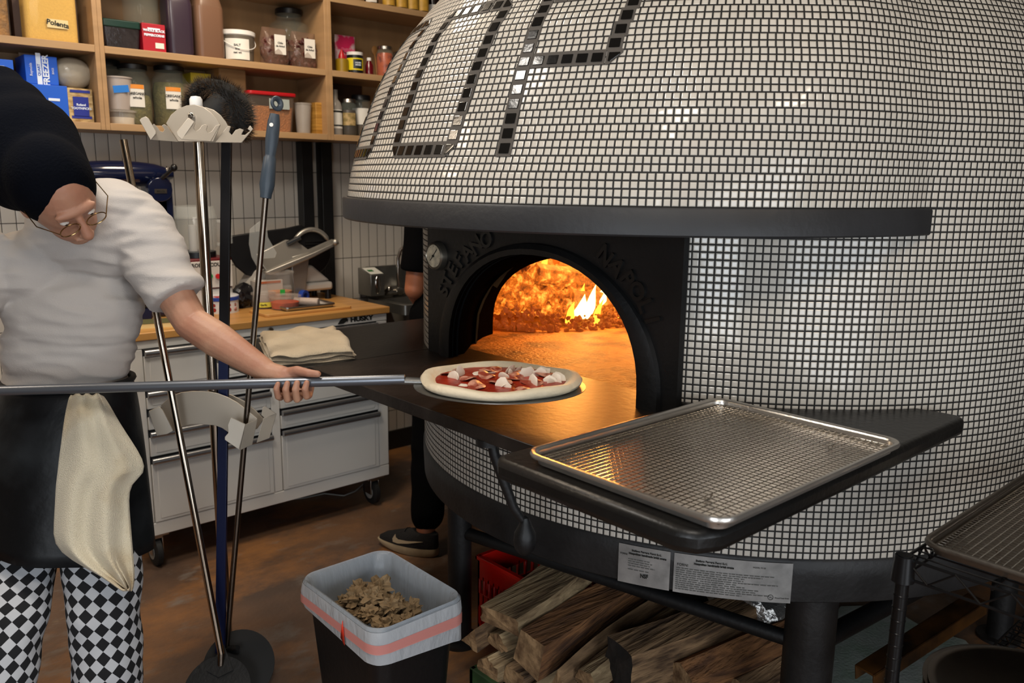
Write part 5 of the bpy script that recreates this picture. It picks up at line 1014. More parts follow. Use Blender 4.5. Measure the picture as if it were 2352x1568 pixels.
for i in range(11):
    a, q = i*2.399, .03+.009*i; c = pz(a, q, .0165); b = MB(); m_ = frame(c, (math.cos(i), math.sin(i), .12*math.sin(i*2)), (-math.sin(i), math.cos(i), .1)); b.loft([[m_ @ Vector(((.03+.004*math.sin(3*t))*math.cos(t)*k, .021*math.sin(t)*k, z+.003*math.sin(2*t))) for t in [2*PI*j/18 for j in range(18)]] for k, z in ((.02, .0025), (.8, .0025), (1, .001), (.8, 0), (.02, 0))]); b.build('meat_slice', mat('cured_meat', '#8e3c2a', .4, col2='#c98f78', vscale=40, thr=(.45, .6)), PZ, smooth=50)

# folded towel on the left board
t = thing('folded_towel', 'folded off-white terry towel lying on the black board beside the oven', 'towel', (1.28, 2.4, 1.0))
M_TERRY = mat('terry', '#c9b79a', .95, var=.12, vscale=9, bump=.6, bscale=420, sheen=.2)
cor = [(1.07, 2.27), (1.325, 2.205), (1.475, 2.585), (1.21, 2.64)]
b = MB()
for L_ in range(3):
    z0 = 1.001+L_*.0125; sh_ = L_*.008; nu, nv = 26, 26; top = []; bot = []
    for j in range(nv+1):
        for i in range(nu+1):
            u, v = i/nu, j/nv; x = lerp(lerp(cor[0][0], cor[1][0], u), lerp(cor[3][0], cor[2][0], u), v); y = lerp(lerp(cor[0][1], cor[1][1], u), lerp(cor[3][1], cor[2][1], u), v)
            e_ = min(u, 1-u, v, 1-v); x += .006*math.sin(v*9+L_*2)*(u > .8)+sh_*.4*(1-2*u); y += .006*math.sin(u*8+L_)-sh_*(v < .5)*.2
            hgt = .011*min(1, (e_*16)**.5) if e_ > 0 else 0; w_ = .004*noise.noise(Vector((x*16, y*16, L_)))*(L_+1)
            top.append((x, y, z0+.001+hgt+w_+(.006*L_*math.sin(v*3)))); bot.append((x, y, z0+(w_+.006*L_*math.sin(v*3) if L_ else 0)))
    W_ = nu+1; f = [(j*W_+i, j*W_+i+1, (j+1)*W_+i+1, (j+1)*W_+i) for j in range(nv) for i in range(nu)]; N_ = len(top)
    rim = [i for i in range(W_)]+[j*W_+nu for j in range(1, nv+1)]+[nv*W_+i for i in range(nu-1, -1, -1)]+[j*W_ for j in range(nv-1, 0, -1)]
    b.add(top+bot, f+[tuple(N_+i for i in reversed(q)) for q in f]+[(rim[k], rim[(k+1) % len(rim)], N_+rim[(k+1) % len(rim)], N_+rim[k]) for k in range(len(rim))])
b.build('cloth', M_TERRY, t, smooth=60)

# ================================================================== sheet pans with wire racks
def wire_rack(label, x0, x1, y0, y1, z, p=.0127, r=.00085):
    t = thing('cooling_rack', label, 'rack', ((x0+x1)/2, (y0+y1)/2, z-.006)); b = MB(); k = 0
    def wire(a, c): b.cyl(a, c, r, n=5, caps=False)
    nx, ny = int((x1-x0)/p), int((y1-y0)/p)
    for i in range(nx+1): x = x0+(x1-x0)*i/nx; wire((x, y0, z), (x, y1, z))
    for j in range(ny+1): y = y0+(y1-y0)*j/ny; wire((x0, y, z+r*2), (x1, y, z+r*2))
    b.build('wire_grid', M_CHROME, t, smooth=60); b = MB()
    b.tube([(x0, y0, z), (x1, y0, z), (x1, y1, z), (x0, y1, z)], .002, 8, closed=True); b.build('wire_frame', M_CHROME, t, smooth=60)
    for x in (lerp(x0, x1, .15), lerp(x0, x1, .85)):
        for y in (lerp(y0, y1, .2), lerp(y0, y1, .8)): b = MB(); b.tube([(x-.012, y, z), (x-.006, y, z-.0075), (x+.006, y, z-.0075), (x+.012, y, z)], .0015, 6); b.build('foot', M_CHROME, t)
    return t
M_ALUP = mat('worn_aluminium_pan', '#c9c3bb', .3, .9, var=.18, vscale=7, bump=.1, bscale=90)
sheet_tray('full-size aluminium sheet pan on the black board right of the oven mouth', 1.068*.95, 1.732*.95, .693*.95, 1.165*.95, 1.0282, m=M_ALUP)
wire_rack('wire cooling rack lying in the sheet pan on the black board', 1.09*.95, 1.71*.95, .716*.95, 1.142*.95, 1.0392)
# ------------------------------------------------------------------ black wire rack at the right
RZ = .868
t = thing('wire_shelving', 'black wire shelving unit at the lower right corner', 'shelving', (1.52, .35, 0)); M_EPX = mat('black_epoxy', '#121213', .28, .3)
wx0, wx1, wy0, wy1 = 1.515, 2.42, .14, .59
for x in (wx0, wx1):
    for y in (wy0, wy1):
        b = MB(); b.cyl((x, y, 0), (x, y, RZ+.006), .0127, n=18)
        for k in range(int((RZ-.04)/.0254)): b.lathe((x, y, .03+k*.0254), [(.0127, 0), (.0135, .001), (.0135, .003), (.0127, .004)], 16)
        b.build('post', M_EPX, t)
def wshelf(z):
    b = MB()
    for x in (wx0, wx1):
        for y in (wy0, wy1): b = MB(); b.lathe((x, y, z-.045), [(.0135, 0), (.021, 0), (.018, .04), (.0175, .05), (.0135, .05)], 18); b.build('collar', M_EPX, t)
    b = MB()
    for zz in (z, z-.038):
        b.tube([(wx0, wy0, zz), (wx1, wy0, zz), (wx1, wy1, zz), (wx0, wy1, zz)], .0034, 8, closed=True)
    for y in (wy0, wy1):
        n = 22; b.tube([(lerp(wx0, wx1, i/n), y, z if i % 2 == 0 else z-.038) for i in range(n+1)], .0026, 6)
    for x in (wx0, wx1):
        n = 10; b.tube([(x, lerp(wy0, wy1, i/n), z if i % 2 == 0 else z-.038) for i in range(n+1)], .0026, 6)
    b.build('edge_truss', M_EPX, t); b = MB()
    for i in range(1, 36): x = lerp(wx0, wx1, i/36); b.cyl((x, wy0, z), (x, wy1, z), .0018, n=6)
    for y in (wy0+.15, wy0+.30): b.cyl((wx0, y, z-.004), (wx1, y, z-.004), .003, n=6)
    b.build('shelf_wires', M_EPX, t)
wshelf(RZ); wshelf(.46)
M_ALUD = mat('dull_pan', '#7d756b', .38, .95, var=.2, vscale=6, bump=.1, bscale=80)
sheet_tray('dull sheet pan on top of the black wire shelving at the right edge', 1.545, 2.205, .125, .583, RZ+.0045, m=M_ALUD)
wire_rack('wire cooling rack in the sheet pan on the black wire shelving', 1.565, 2.185, .145, .563, RZ+.0155)
PZX, PZY = 1.80, .43
for i in range(6):
    z = .4645+i*.014; t = thing('pizza_pan', ['lowest', 'second lowest', 'third from the bottom', 'third from the top', 'second from the top', 'topmost'][i]+' of the round steel pizza pans stacked on the wire shelving', 'pan', (PZX, PZY, z), 'round pizza pans at the lower right')
    x, y = PZX+.012*math.sin(i*2.1), PZY+.012*math.cos(i*1.7); b = MB(); R = .19
    b.lathe((x, y, z), [(0, .0012), (R*.84, .0012), (R*.90, .011), (R*.97, .0125), (R, .0115), (R, .0095), (R*.97, .0105), (R*.91, .009), (R*.85, 0), (0, 0)], 56); b.build('pan', mat('pan_steel', '#6e655c', .3, 1, var=.2, vscale=8), t, smooth=50)

# ================================================================== waste bin
BX, BY, BZ = 1.098, 1.735, .50; bw, bd = .136, .186
WB = thing('waste_bin', 'black rectangular waste bin on the floor in front of the oven leg', 'bin', (BX, BY, 0))
def rb(kx, ky, z, r=.045, n=8): return [Vector((BX+p, BY+q, z)) for p, q in rrect(-kx, kx, -ky, ky, r, n)]
b = MB(); b.loft([rb(bw*.72, bd*.78, 0), rb(bw*.72, bd*.78, .004), rb(bw*.95, bd*.96, BZ-.03), rb(bw, bd, BZ-.03), rb(bw*1.02, bd*1.02, BZ-.004), rb(bw*.98, bd*.985, BZ), rb(bw*.93, bd*.94, BZ-.012), rb(bw*.70, bd*.76, .01)], cap=True); b.build('bin_body', mat('bin_black', '#0d0d0f', .4, bump=.1, bscale=60), WB, smooth=50)
LN = thing('bin_liner', 'thin white plastic liner with a pink drawstring band folded over the black bin', 'liner', (BX, BY, BZ-.1))
M_FILM = mat('liner_film', '#c3cbd4', .22, alpha=.42, bump=.5, bscale=55, stretch=(1, 1, .25))
M_FILMO = mat('liner_film_outer', '#cfd2d6', .3, alpha=.62, bump=.6, bscale=40, stretch=(1, 1, .4))
NL = 36
def ln(kx, ky, z, wv=0, ph=0, dz=0):
    out = []; R0 = rrect(-kx, kx, -ky, ky, .045, 8); n = len(R0)
    for i, (p, q) in enumerate(R0):
        a = math.atan2(q, p); f = 1+wv*(math.sin(9*a+ph)*.5+math.sin(17*a+ph*2)*.3+math.sin(31*a)*.2); out.append(Vector((BX+p*f, BY+q*f, z+dz*(math.sin(3*a+1.2)+.5*math.sin(5*a+ph)))))
    return out
b = MB(); b.loft([ln(bw*1.03, bd*1.025, BZ-.006), ln(bw*1.0, bd*1.0, BZ+.0025), ln(bw*.93, bd*.945, BZ-.004), ln(bw*.87, bd*.90, BZ-.05, .012, 1), ln(bw*.83, bd*.87, BZ-.12, .02, 2), ln(bw*.74, bd*.80, BZ-.22, .03, 3), ln(bw*.5, bd*.5, BZ-.27, .04, 1)], cap=False)
n = 36; b.build('liner_inside', M_FILM, LN, smooth=70)
b = MB(); b.loft([ln(bw*1.035, bd*1.03, BZ-.006), ln(bw*1.055, bd*1.045, BZ-.03, .01, .5), ln(bw*1.05, bd*1.04, BZ-.06, .015, 1, .004), ln(bw*1.03, bd*1.03, BZ-.10, .03, 2, .018)], cap=False); sk = b.build('liner_skirt', M_FILMO, LN, smooth=70)
b = MB(); b.loft([ln(bw*1.06, bd*1.05, BZ-.038, .012, .6, .002), ln(bw*1.062, bd*1.052, BZ-.066, .016, 1, .006)], cap=False); b.build('drawstring_band', mat('pink_band', '#d98a80', .35, alpha=.75), LN, smooth=70)
a_ = math.radians(-68); b = MB(); c_ = Vector((BX+bw*1.07, BY-bd*.35, BZ-.048)); b.lathe(c_, [(0, 0), (.012, 0)], 16, Matrix.Rotation(PI/2, 3, 'Y')); b.build('drawstring_hole', mat('red_string', '#c0301c', .4), LN, solid=.001)
b = MB(); b.add([(BX-bw*1.075, BY-bd*.30, BZ-.02), (BX-bw*1.09, BY-bd*.36, BZ-.08), (BX-bw*1.075, BY-bd*.24, BZ-.07)], [(0, 1, 2)]); b.build('drawstring_loop', mat('red_string', '#c0301c', .4), LN, solid=.0015)
M_KRAFT = mat('kraft_paper', '#8a7252', .8, var=.15, vscale=12, bump=.2, bscale=60)
def crumple(seed, r):
    b = MB(); rr_ = random.Random(seed); n, k = 22, 14; vs = []
    for j in range(k+1):
        for i in range(n):
            p, t = PI*j/k, 2*PI*i/n; d = Vector((math.sin(p)*math.cos(t), math.sin(p)*math.sin(t), math.cos(p)))
            q = Vector((seed*1.3, seed*.7, seed)); f = 1+.55*abs(noise.noise(d*2.1+q))*2-.35+.5*abs(noise.noise(d*4.5+q*2))-.2; vs.append(Vector((d.x*r*f*1.15, d.y*r*f, d.z*r*f*.8)))
    b.add(vs, [(j*n+i, (j+1)*n+i, (j+1)*n+(i+1) % n, j*n+(i+1) % n) for j in range(k) for i in range(n)]); return b
crs = [(1.06, 1.80, .455, .036), (1.10, 1.84, .44, .034), (1.13, 1.79, .46, .036), (1.08, 1.75, .47, .036), (1.14, 1.73, .445, .034), (1.05, 1.71, .455, .033), (1.10, 1.69, .465, .034), (1.15, 1.67, .44, .032), (1.06, 1.65, .435, .034), (1.11, 1.63, .44, .032), (1.04, 1.77, .425, .034), (1.15, 1.85, .41, .034), (1.10, 1.75, .42, .04), (1.16, 1.76, .40, .036), (1.07, 1.86, .40, .036), (1.13, 1.62, .41, .03)]
protos = []
for i, (x, y, z, r_) in enumerate(crs):
    if i < 6:
        b = crumple(i*3.7+1, .034); o = b.build('crumpled_paper', M_KRAFT, smooth=0); protos.append(o)
    else: o = protos[i % 6].copy(); COL.objects.link(o)
    o.location = (x, y, z-.03); o.rotation_euler = (0, 0, i*1.9); o.scale = (r_/.036,)*3
    tag(o, 'crumpled brown paper towel thrown in the lined waste bin', 'paper', 'crumpled paper towels in the bin')

# ================================================================== under the oven
M_CRATE = mat('red_crate_plastic', '#c3150b', .35)
t = thing('milk_crate', 'red plastic milk crate under the oven behind the firewood', 'crate', (1.86, 1.93, 0)); x0, x1, y0, y1, zt = 1.70, 2.03, 1.815, 2.065, .285
b = MB()
for (xa, xb, ya, yb) in ((x0, x1, y0, y0+.012), (x0, x1, y1-.012, y1), (x0, x0+.012, y0, y1), (x1-.012, x1, y0, y1)):
    b.box(xa, xb, ya, yb, zt-.085, zt); b.box(xa, xb, ya, yb, 0, .035); b.box(xa, xb, ya, yb, .10, .15)
    L_ = max(xb-xa, yb-ya); n = 9
    for i in range(n+1):
        if xb-xa > yb-ya: xm = lerp(xa, xb-.008, i/n); b.box(xm, xm+.008, ya, yb, .03, zt-.07)
        else: ym = lerp(ya, yb-.008, i/n); b.box(xa, xb, ym, ym+.008, .03, zt-.07)
b.box(x0-.006, x1+.006, y0-.006, y0+.004, zt-.014, zt); b.box(x0-.006, x0+.004, y0-.006, y1+.006, zt-.014, zt); b.box(x0-.006, x1+.006, y1-.004, y1+.006, zt-.014, zt); b.box(x1-.004, x1+.006, y0-.006, y1+.006, zt-.014, zt)
b.build('crate_walls', M_CRATE, t, bevel=.0015, seg=1)
b = MB()
for i in range(13): xm = lerp(x0+.01, x1-.015, i/12); b.box(xm, xm+.005, y0, y1, .01, .016)
for i in range(10): ym = lerp(y0+.01, y1-.015, i/9); b.box(x0, x1, ym, ym+.005, .01, .016)
b.build('crate_floor', M_CRATE, t)
# low green tray that carries the wood
t = thing('wood_tray', 'low green plastic tray under the pile of firewood', 'tray', (1.95, 1.45, 0)); M_GRN = mat('green_plastic', '#2e4a28', .55, col2='#1f331b', vscale=9); tx0, tx1, ty0, ty1 = 1.456, 2.40, 1.16, 1.808
b = MB(); b.box(tx0, tx1, ty0, ty1, 0, .012); b.build('tray_floor', M_GRN, t)
b = MB()
for q in ((tx0, tx0+.02, ty0, ty1), (tx1-.02, tx1, ty0, ty1), (tx0, tx1, ty0, ty0+.02), (tx0, tx1, ty1-.02, ty1)): b.box(*q, 0, .085)
b.build('tray_rim', M_GRN, t, bevel=.004)
M_WOOD = [mat('split_oak', '#a07f5c', .85, col2='#4c3827', vscale=4.5, stretch=(1, 9, 9), bump=1.6, bscale=9, detail=8), mat('split_oak_pale', '#b39a74', .85, col2='#665038', vscale=4.5, stretch=(1, 9, 9), bump=1.6, bscale=9, detail=8), mat('split_oak_red', '#94663f', .85, col2='#4c3120', vscale=4, stretch=(1, 9, 9), bump=1.6, bscale=9, detail=8)]
M_END = mat('log_end', '#9a7a56', .9, col2='#5f452c', vscale=26, bump=.9, bscale=40); M_BARK = mat('oak_bark', '#2a211a', .95, col2='#15100c', vscale=12, bump=1, bscale=26)
def firewood(p0, p1, w_, h_, label, wood=0, shape=0, roll=0, seed=0, bark=None):
    w_ *= 1.22; h_ *= 1.18
    p0, p1 = Vector(p0), Vector(p1); X = (p1-p0).normalized(); Yv = Vector((0, 0, 1)).cross(X).normalized(); Zv = X.cross(Yv); r = random.Random(seed)
    base = [[(-.5, -.5), (.5, -.42), (.5, .45), (-.42, .5)], [(-.5, -.45), (.5, -.5), (.1, .5)], [(-.5, -.2), (-.2, -.5), (.5, -.3), (.4, .3), (-.1, .5)], [(-.5, -.5), (.5, -.5), (.5, .1), (.05, .5), (-.5, .3)]][shape]
    n = len(base); cr, sr = math.cos(roll), math.sin(roll); sub = []
    for i in range(n):
        a, c = base[i], base[(i+1) % n]
        for k in range(4): sub.append((lerp(a[0], c[0], k/4), lerp(a[1], c[1], k/4)))
    K = 12; rings = []
    for k in range(K+1):
        u = k/K; c = lerp(p0, p1, u)+Yv*.006*math.sin(u*5+seed)+Zv*.004*math.sin(u*4+seed*2); sc_ = 1-.05*abs(u-.5)*2; ring = []
        for i, (y, z) in enumerate(sub):
            f = 1+.14*noise.noise(Vector((i*.5, u*1.6, seed*3.3)))+.07*noise.noise(Vector((i*3.7, u*1.6, seed))); yy, zz = y*w_*sc_*f, z*h_*sc_*f
            ring.append(c+Yv*(yy*cr-zz*sr)+Zv*(yy*sr+zz*cr)+X*(.008*noise.noise(Vector((i*1.7, seed, 0))) if k in (0, K) else 0))
        rings.append(ring)
    b = MB(); b.loft(rings, cap=False); m_ = len(sub); b.cur = 2 if 'black bark' in label else 1; b.add(rings[0]+[sum(rings[0], Vector())/m_-X*.003], [(i, (i+1) % m_, m_) for i in range(m_)]); b.add(rings[-1]+[sum(rings[-1], Vector())/m_], [(i, (i+1) % m_, m_) for i in range(m_)])
    o = b.build('firewood', [M_WOOD[wood], M_END, M_BARK], smooth=18)
    if bark is not None:
        for f in o.data.polygons:
            if f.material_index == 0 and (o.matrix_world.inverted() is not None) and f.normal.dot(Yv*math.cos(bark)+Zv*math.sin(bark)) > .75: f.material_index = 2
    return tag(o, label, 'firewood', 'firewood under the oven')
def pxl(f, bk, z0, z1, ext=0):
    a, c = atz(*f, z0), atz(*bk, z1); d = (c-a).normalized(); return a, c+d*ext
LG = [((1152, 1425), (1305, 1318), .275, .285, .12, .05, 1, 0, 0, 'pale flat plank of firewood on top of the pile beside the red crate'),
      ((1086, 1466), (1190, 1390), .20, .20, .055, .06, 0, 1, .4, 'narrow split log sticking out furthest left, below the pale plank'),
      ((1140, 1476), (1262, 1400), .185, .20, .075, .05, 1, 2, 0, 'light split log with a ragged end right under the pale plank'),
      ((1212, 1500), (1440, 1360), .215, .20, .085, .105, 2, 0, .25, 'large reddish split log with a square end, right of the pale plank'),
      ((1282, 1560), (1500, 1392), .16, .18, .045, .06, 0, 1, .1, 'thin dark split log lying along the right side of the large reddish one'),
      ((1350, 1568), (1545, 1410), .15, .17, .07, .06, 1, 2, .2, 'pale rough split log between the thin dark one and the bark-edged one'),
      ((1425, 1530), (1690, 1425), .19, .18, .10, .12, 0, 0, .12, 'big split log with black bark on its front end'),
      ((1560, 1556), (1790, 1462), .14, .16, .09, .10, 2, 3, .2, 'reddish split log just left of the thick oven leg'),
      ((1118, 1536), (1300, 1440), .105, .11, .08, .06, 1, 3, 0, 'grey-ended log low in the pile above the green tray edge'),
      ((1176, 1560), (1360, 1450), .10, .10, .07, .06, 0, 0, .2, 'small log low in the pile, second from the left above the green tray'),
      ((1215, 1590), (1420, 1470), .075, .08, .075, .06, 1, 1, .5, 'orange-ended log low in the pile at the bottom edge of the picture'),
      ((1395, 1598), (1600, 1490), .075, .08, .08, .06, 2, 2, 0, 'short log end under the bark-edged log'),
      ((1690, 1585), (1830, 1500), .09, .10, .08, .07, 0, 3, .3, 'log half hidden behind the thick oven leg at the bottom edge'),
      ((1540, 1402), (1640, 1374), .17, .18, .07, .05, 2, 0, .2, 'dark log at the back of the pile under the rating plates'),
      ((1500, 1610), (1700, 1530), .05, .05, .10, .06, 0, 0, 0, 'log at the very bottom of the pile, below the reddish log by the oven leg')]
for i, (f, bk, z0, z1, w_, h_, wd, shp, rl, lab) in enumerate(LG):
    a, c = pxl(f, bk, z0, z1, .05); firewood(a, c, w_, h_, lab, wd, shp, rl, i+2, bark=(1.57 if i in (4, 13) else None))
# patch, bar and box further under the oven
pts = [atz(*p, 0) for p in ((1880, 1570), (1895, 1440), (1930, 1398), (2000, 1396), (2062, 1412), (2130, 1452), (2216, 1476), (2238, 1500), (2170, 1640), (1960, 1700))]
b = MB(); n = len(pts); b.add([Vector((v.x, v.y, z)) for z in (.0, .012) for v in pts], [tuple(range(n-1, -1, -1)), tuple(range(n, 2*n))]+[(i, (i+1) % n, n+(i+1) % n, n+i) for i in range(n)])
tag(b.build('floor_board', mat('pale_green_paint', '#7f8d7f', .45, col2='#9d9f9b', vscale=9, bump=.25, bscale=90, detail=8), bevel=.002), 'pale green painted board with scuffs lying on the floor under the oven', 'board')
a, c = atz(1985, 1540, .16), atz(2245, 1372, .24); X = (c-a).normalized(); Yv = Vector((0, 0, 1)).cross(X).normalized(); Zv = X.cross(Yv); b = MB()
M_ = frame(a, X, Yv); b.box(0, (c-a).length, -.032, .032, -.003, .003, M_); b.box(0, (c-a).length, -.032, -.027, -.045, .003, M_); b.box(0, (c-a).length, .027, .032, -.045, .003, M_)
tag(b.build('steel_channel', mat('rusty_steel', '#6b4520', .4, .4, col2='#1d1712', vscale=7, stretch=(1, 1, 1)), bevel=.001), 'rusty brown steel channel sticking out under the oven behind the wire shelving post', 'bar')
b = MB(); q = atz(2262, 1500, .05); b.box(q.x+.20, q.x+.46, q.y-.34, q.y-.10, 0, .30)
t = thing('storage_box', 'black box on the floor in the shadow behind the wire shelving', 'box', (q.x+.2, q.y-.1, 0)); b.build('box_body', mat('black_box', '#090909', .5), t, bevel=.004); b = MB(); b.box(q.x+.19, q.x+.47, q.y-.35, q.y-.09, .30, .315); b.build('lid', M_BLKP, t, bevel=.003)
fc_ = atz(1712, 1400, .20); b = MB(); lump(b, (fc_.x+.06, fc_.y+.01, .155), .14, 2.2, 26, 18, .8); tag(b.build('foil_bundle', mat('foil', '#c9c7c4', .28, .85, bump=1.4, bscale=30), smooth=25), 'bundle wrapped in crinkled silver foil behind the firewood', 'bundle')
# ================================================================== people
def voxel_obj(name, mb, m, parent, vox=.004, smooth_it=6, disp=None, label=None):
    org = worldloc(parent) if parent is not None else Vector((0, 0, 0))
    me = bpy.data.meshes.new('tmp'); me.from_pydata([tuple(Vector(v)-org) for v in mb.v], [], mb.f)
    bm = bmesh.new(); bm.from_mesh(me); bmesh.ops.recalc_face_normals(bm, faces=bm.faces); bm.to_mesh(me); bm.free()
    o = bpy.data.objects.new('tmp', me); COL.objects.link(o)
    r = o.modifiers.new('r', 'REMESH'); r.mode = 'VOXEL'; r.voxel_size = vox; r.use_smooth_shade = True
    s = o.modifiers.new('s', 'SMOOTH'); s.factor = .5; s.iterations = smooth_it
    dg = bpy.context.evaluated_depsgraph_get(); me2 = bpy.data.meshes.new_from_object(o.evaluated_get(dg)); bpy.data.objects.remove(o, do_unlink=True)
    me2.name = name; me2.materials.clear(); me2.materials.append(m)
    if disp:
        nn = [v.normal.copy() for v in me2.vertices]
        for v, n in zip(me2.vertices, nn): v.co = v.co+n*disp(v.co+org, n)
    me2.polygons.foreach_set('use_smooth', [True]*len(me2.polygons))
    q = bpy.data.objects.new(name, me2); COL.objects.link(q); q.parent = parent
    return tag(q, label)
def limb(mb, pts, rs, n=18, sq=None):
    """tapered limb with round ends through the joints"""
    P = [Vector(p) for p in pts]; out = []; ro = []
    for i in range(len(P)-1):
        for k in range(6): t = k/6; out.append(lerp(P[i], P[i+1], t)); ro.append(lerp(rs[i], rs[i+1], t))
    out.append(P[-1]); ro.append(rs[-1]); mb.tube(out, ro, n)
    mb.ell(P[0], rs[0], rs[0], rs[0], 14, 10); mb.ell(P[-1], rs[-1], rs[-1], rs[-1], 14, 10)
    for p, r in zip(P[1:-1], rs[1:-1]): mb.ell(p, r, r, r, 16, 12)
def oell(mb, c, axes, rad, n=24, k=16):
    Mx = Matrix(axes).transposed(); mb.ell(c, *rad, n, k, Mx)
M_SKIN = mat('skin', '#b58b70', .52, vscale=10, sss=.08, bump=.1, bscale=160, col2='#a4735c')
# ---- the cook
c3 = lambda px, py, D: atd(px, py, D)
CK = thing('person', 'cook in black beanie, white t-shirt and checked trousers leaning forward to push a pizza peel', 'person', (c3(120, 1790, 2.2).x, c3(120, 1790, 2.2).y, 0))
Rr, Uu, Ff = AX_R, AX_U, AX_F
pelv, waist, chest, uback = c3(150, 1020, 2.22), c3(150, 890, 2.23), c3(165, 700, 2.19), c3(215, 540, 2.14)
shL, shR = c3(318, 535, 2.13), c3(40, 585, 2.12)
elb, wri = c3(440, 742, 2.10), c3(618, 856, 2.03)
fh = (Rr*.66-Uu*.72-Ff*.22).normalized(); uh = Uu*.55-Ff*.7+Rr*.1; uh = (uh-fh*uh.dot(fh)).normalized(); sh_ = fh.cross(uh)
HC_ = c3(136, 446, 1.93)
B_ = MB()
oell(B_, pelv, (Rr, Uu, Ff), (.155, .12, .11)); oell(B_, waist, (Rr, Uu, Ff), (.14, .13, .10)); oell(B_, chest, (Rr, Uu, Ff), (.16, .15, .11)); oell(B_, uback, (Rr, Uu, Ff), (.15, .10, .10))
limb(B_, [uback, c3(165, 500, 2.03), HC_-fh*.02-uh*.04], [.062, .056, .055])
oell(B_, HC_-fh*.012, (sh_, fh, uh), (.076, .098, .112)); oell(B_, HC_+fh*.03-uh*.055, (sh_, fh, uh), (.055, .06, .055)); oell(B_, HC_+fh*.052-uh*.092, (sh_, fh, uh), (.03, .028, .024))
limb(B_, [HC_+fh*.088+uh*.012, HC_+fh*.112-uh*.028], [.008, .014]); oell(B_, HC_+fh*.105-uh*.034, (sh_, fh, uh), (.018, .011, .010))
oell(B_, HC_+fh*.078+uh*.024, (sh_, fh, uh), (.048, .014, .014))
for s in (-1, 1): oell(B_, HC_+sh_*s*.078-fh*.012-uh*.015, (sh_, fh, uh), (.010, .018, .03))
oell(B_, HC_+fh*.074+uh*.008, (sh_, fh, uh), (.045, .012, .012)); oell(B_, HC_+fh*.088-uh*.062, (sh_, fh, uh), (.024, .010, .006)); oell(B_, HC_+fh*.086-uh*.072, (sh_, fh, uh), (.021, .010, .007))
limb(B_, [shL, elb, lerp(elb, wri, .35), wri], [.055, .043, .044, .027]); limb(B_, [shR, c3(-120, 760, 2.0), c3(-200, 880, 1.97)], [.055, .042, .028])
# legs of the body
limb(B_, [c3(225, 1110, 2.24), c3(243, 1440, 2.14), c3(255, 1740, 2.22)], [.068, .048, .036]); limb(B_, [c3(66, 1110, 2.27), c3(24, 1400, 2.10), c3(-20, 1745, 2.10)], [.062, .048, .036])
# hand on the pole: palm behind the pole, thumb over it, fingers curled underneath
pole_at = lambda px: P0+(P1-P0)*((px+70)/1000)
pdv = (P1-P0).normalized(); toc = -Vector((Ff.x, Ff.y, 0)).normalized(); up = Vector((0, 0, 1)); RP = .0122
def hand_on_pole(mb, pxc, wr, sgn=1):
    g = pole_at(pxc); back = -toc
    palm = g+back*.026-up*.008
    limb(mb, [wr, lerp(wr, palm, .5)+up*.004, palm-pdv*.03*sgn+up*.01], [.027, .026, .024])
    oell(mb, palm+pdv*.0*sgn, (pdv, up, toc), (.046, .038, .017)); oell(mb, palm+up*.016-pdv*.022*sgn, (pdv, up, toc), (.032, .024, .019))
    # fingers side by side along the pole
    for i, (off, ln_) in enumerate(((.036, 1.0), (.013, 1.08), (-.010, 1.0), (-.032, .84))):
        o_ = g+pdv*off*sgn; r = (.0088, .0092, .0088, .0078)[i]; e_ = .5*i*.003; fl = (.0, .004, .006, .004)[i]
        pts = [o_+back*.024-up*.020, o_+back*.006-up*(.034+fl), o_+toc*.016-up*(.031*ln_+fl), o_+toc*(.0265)-up*(.010*ln_), o_+toc*.0240+up*.004*ln_+pdv*.004]
        limb(mb, pts, [r*1.12, r*1.06, r, r*.95, r*.82], 12)
    # thumb leaves the side of the palm and lies along the top of the pole
    limb(mb, [palm-pdv*.012*sgn+up*.026, g+back*.014+up*.026+pdv*.008*sgn, g+up*.0225+pdv*.040*sgn+toc*.002, g+up*.0205+pdv*.062*sgn+toc*.006], [.0145, .0118, .0102, .0086], 12)
hand_on_pole(B_, 672, wri); hand_on_pole(B_, -190, c3(-200, 868, 1.97))
voxel_obj('body', B_, M_SKIN, CK, .0030, 3)
for s in (-1, 1):
    e_ = HC_+fh*.0775+sh_*s*.030+uh*.004; b = MB(); oell(b, e_, (sh_, fh, uh), (.011, .010, .0055), 14, 10); ey = b.build('eye', mat('eye_white', '#cfc8c0', .2), CK, smooth=60); b = MB(); oell(b, e_+fh*.0078-uh*.002, (sh_, fh, uh), (.0045, .0028, .0042), 12, 8); b.build('iris', mat('iris', '#2c1d14', .2), ey)
    b = MB(); c_ = HC_+fh*.105+sh_*s*.031+uh*.004; b.tube([c_+sh_*.023*math.cos(k*PI/10)+uh*.018*math.sin(k*PI/10) for k in range(20)], .0014, 6, closed=True); b.tube([c_+sh_*s*.023, HC_+sh_*s*.084+fh*.06+uh*.004, HC_+sh_*s*.084-fh*.01+uh*.0], .0013, 6); b.build('glasses_rim', mat('wire_gold', '#a3855a', .2, 1), CK)
# beanie: a tall knitted cap that slouches up and back
b = MB(); limb(b, [c3(2, 205, 2.02), c3(28, 268, 2.0), c3(58, 335, 1.975), c3(98, 396, 1.95), c3(112, 410, 1.94)], [.056, .092, .122, .106, .098], 26); oell(b, HC_-fh*.030+uh*.02, (sh_, fh, uh), (.094, .098, .118)); oell(b, c3(52, 405, 1.97), (Rr, Uu, Ff), (.095, .085, .09))
voxel_obj('beanie', b, mat('black_knit', '#0a0c12', .95, bump=.3, bscale=160, spec=.05), CK, .006, 16, lambda p, n: .005*noise.noise(p*9))
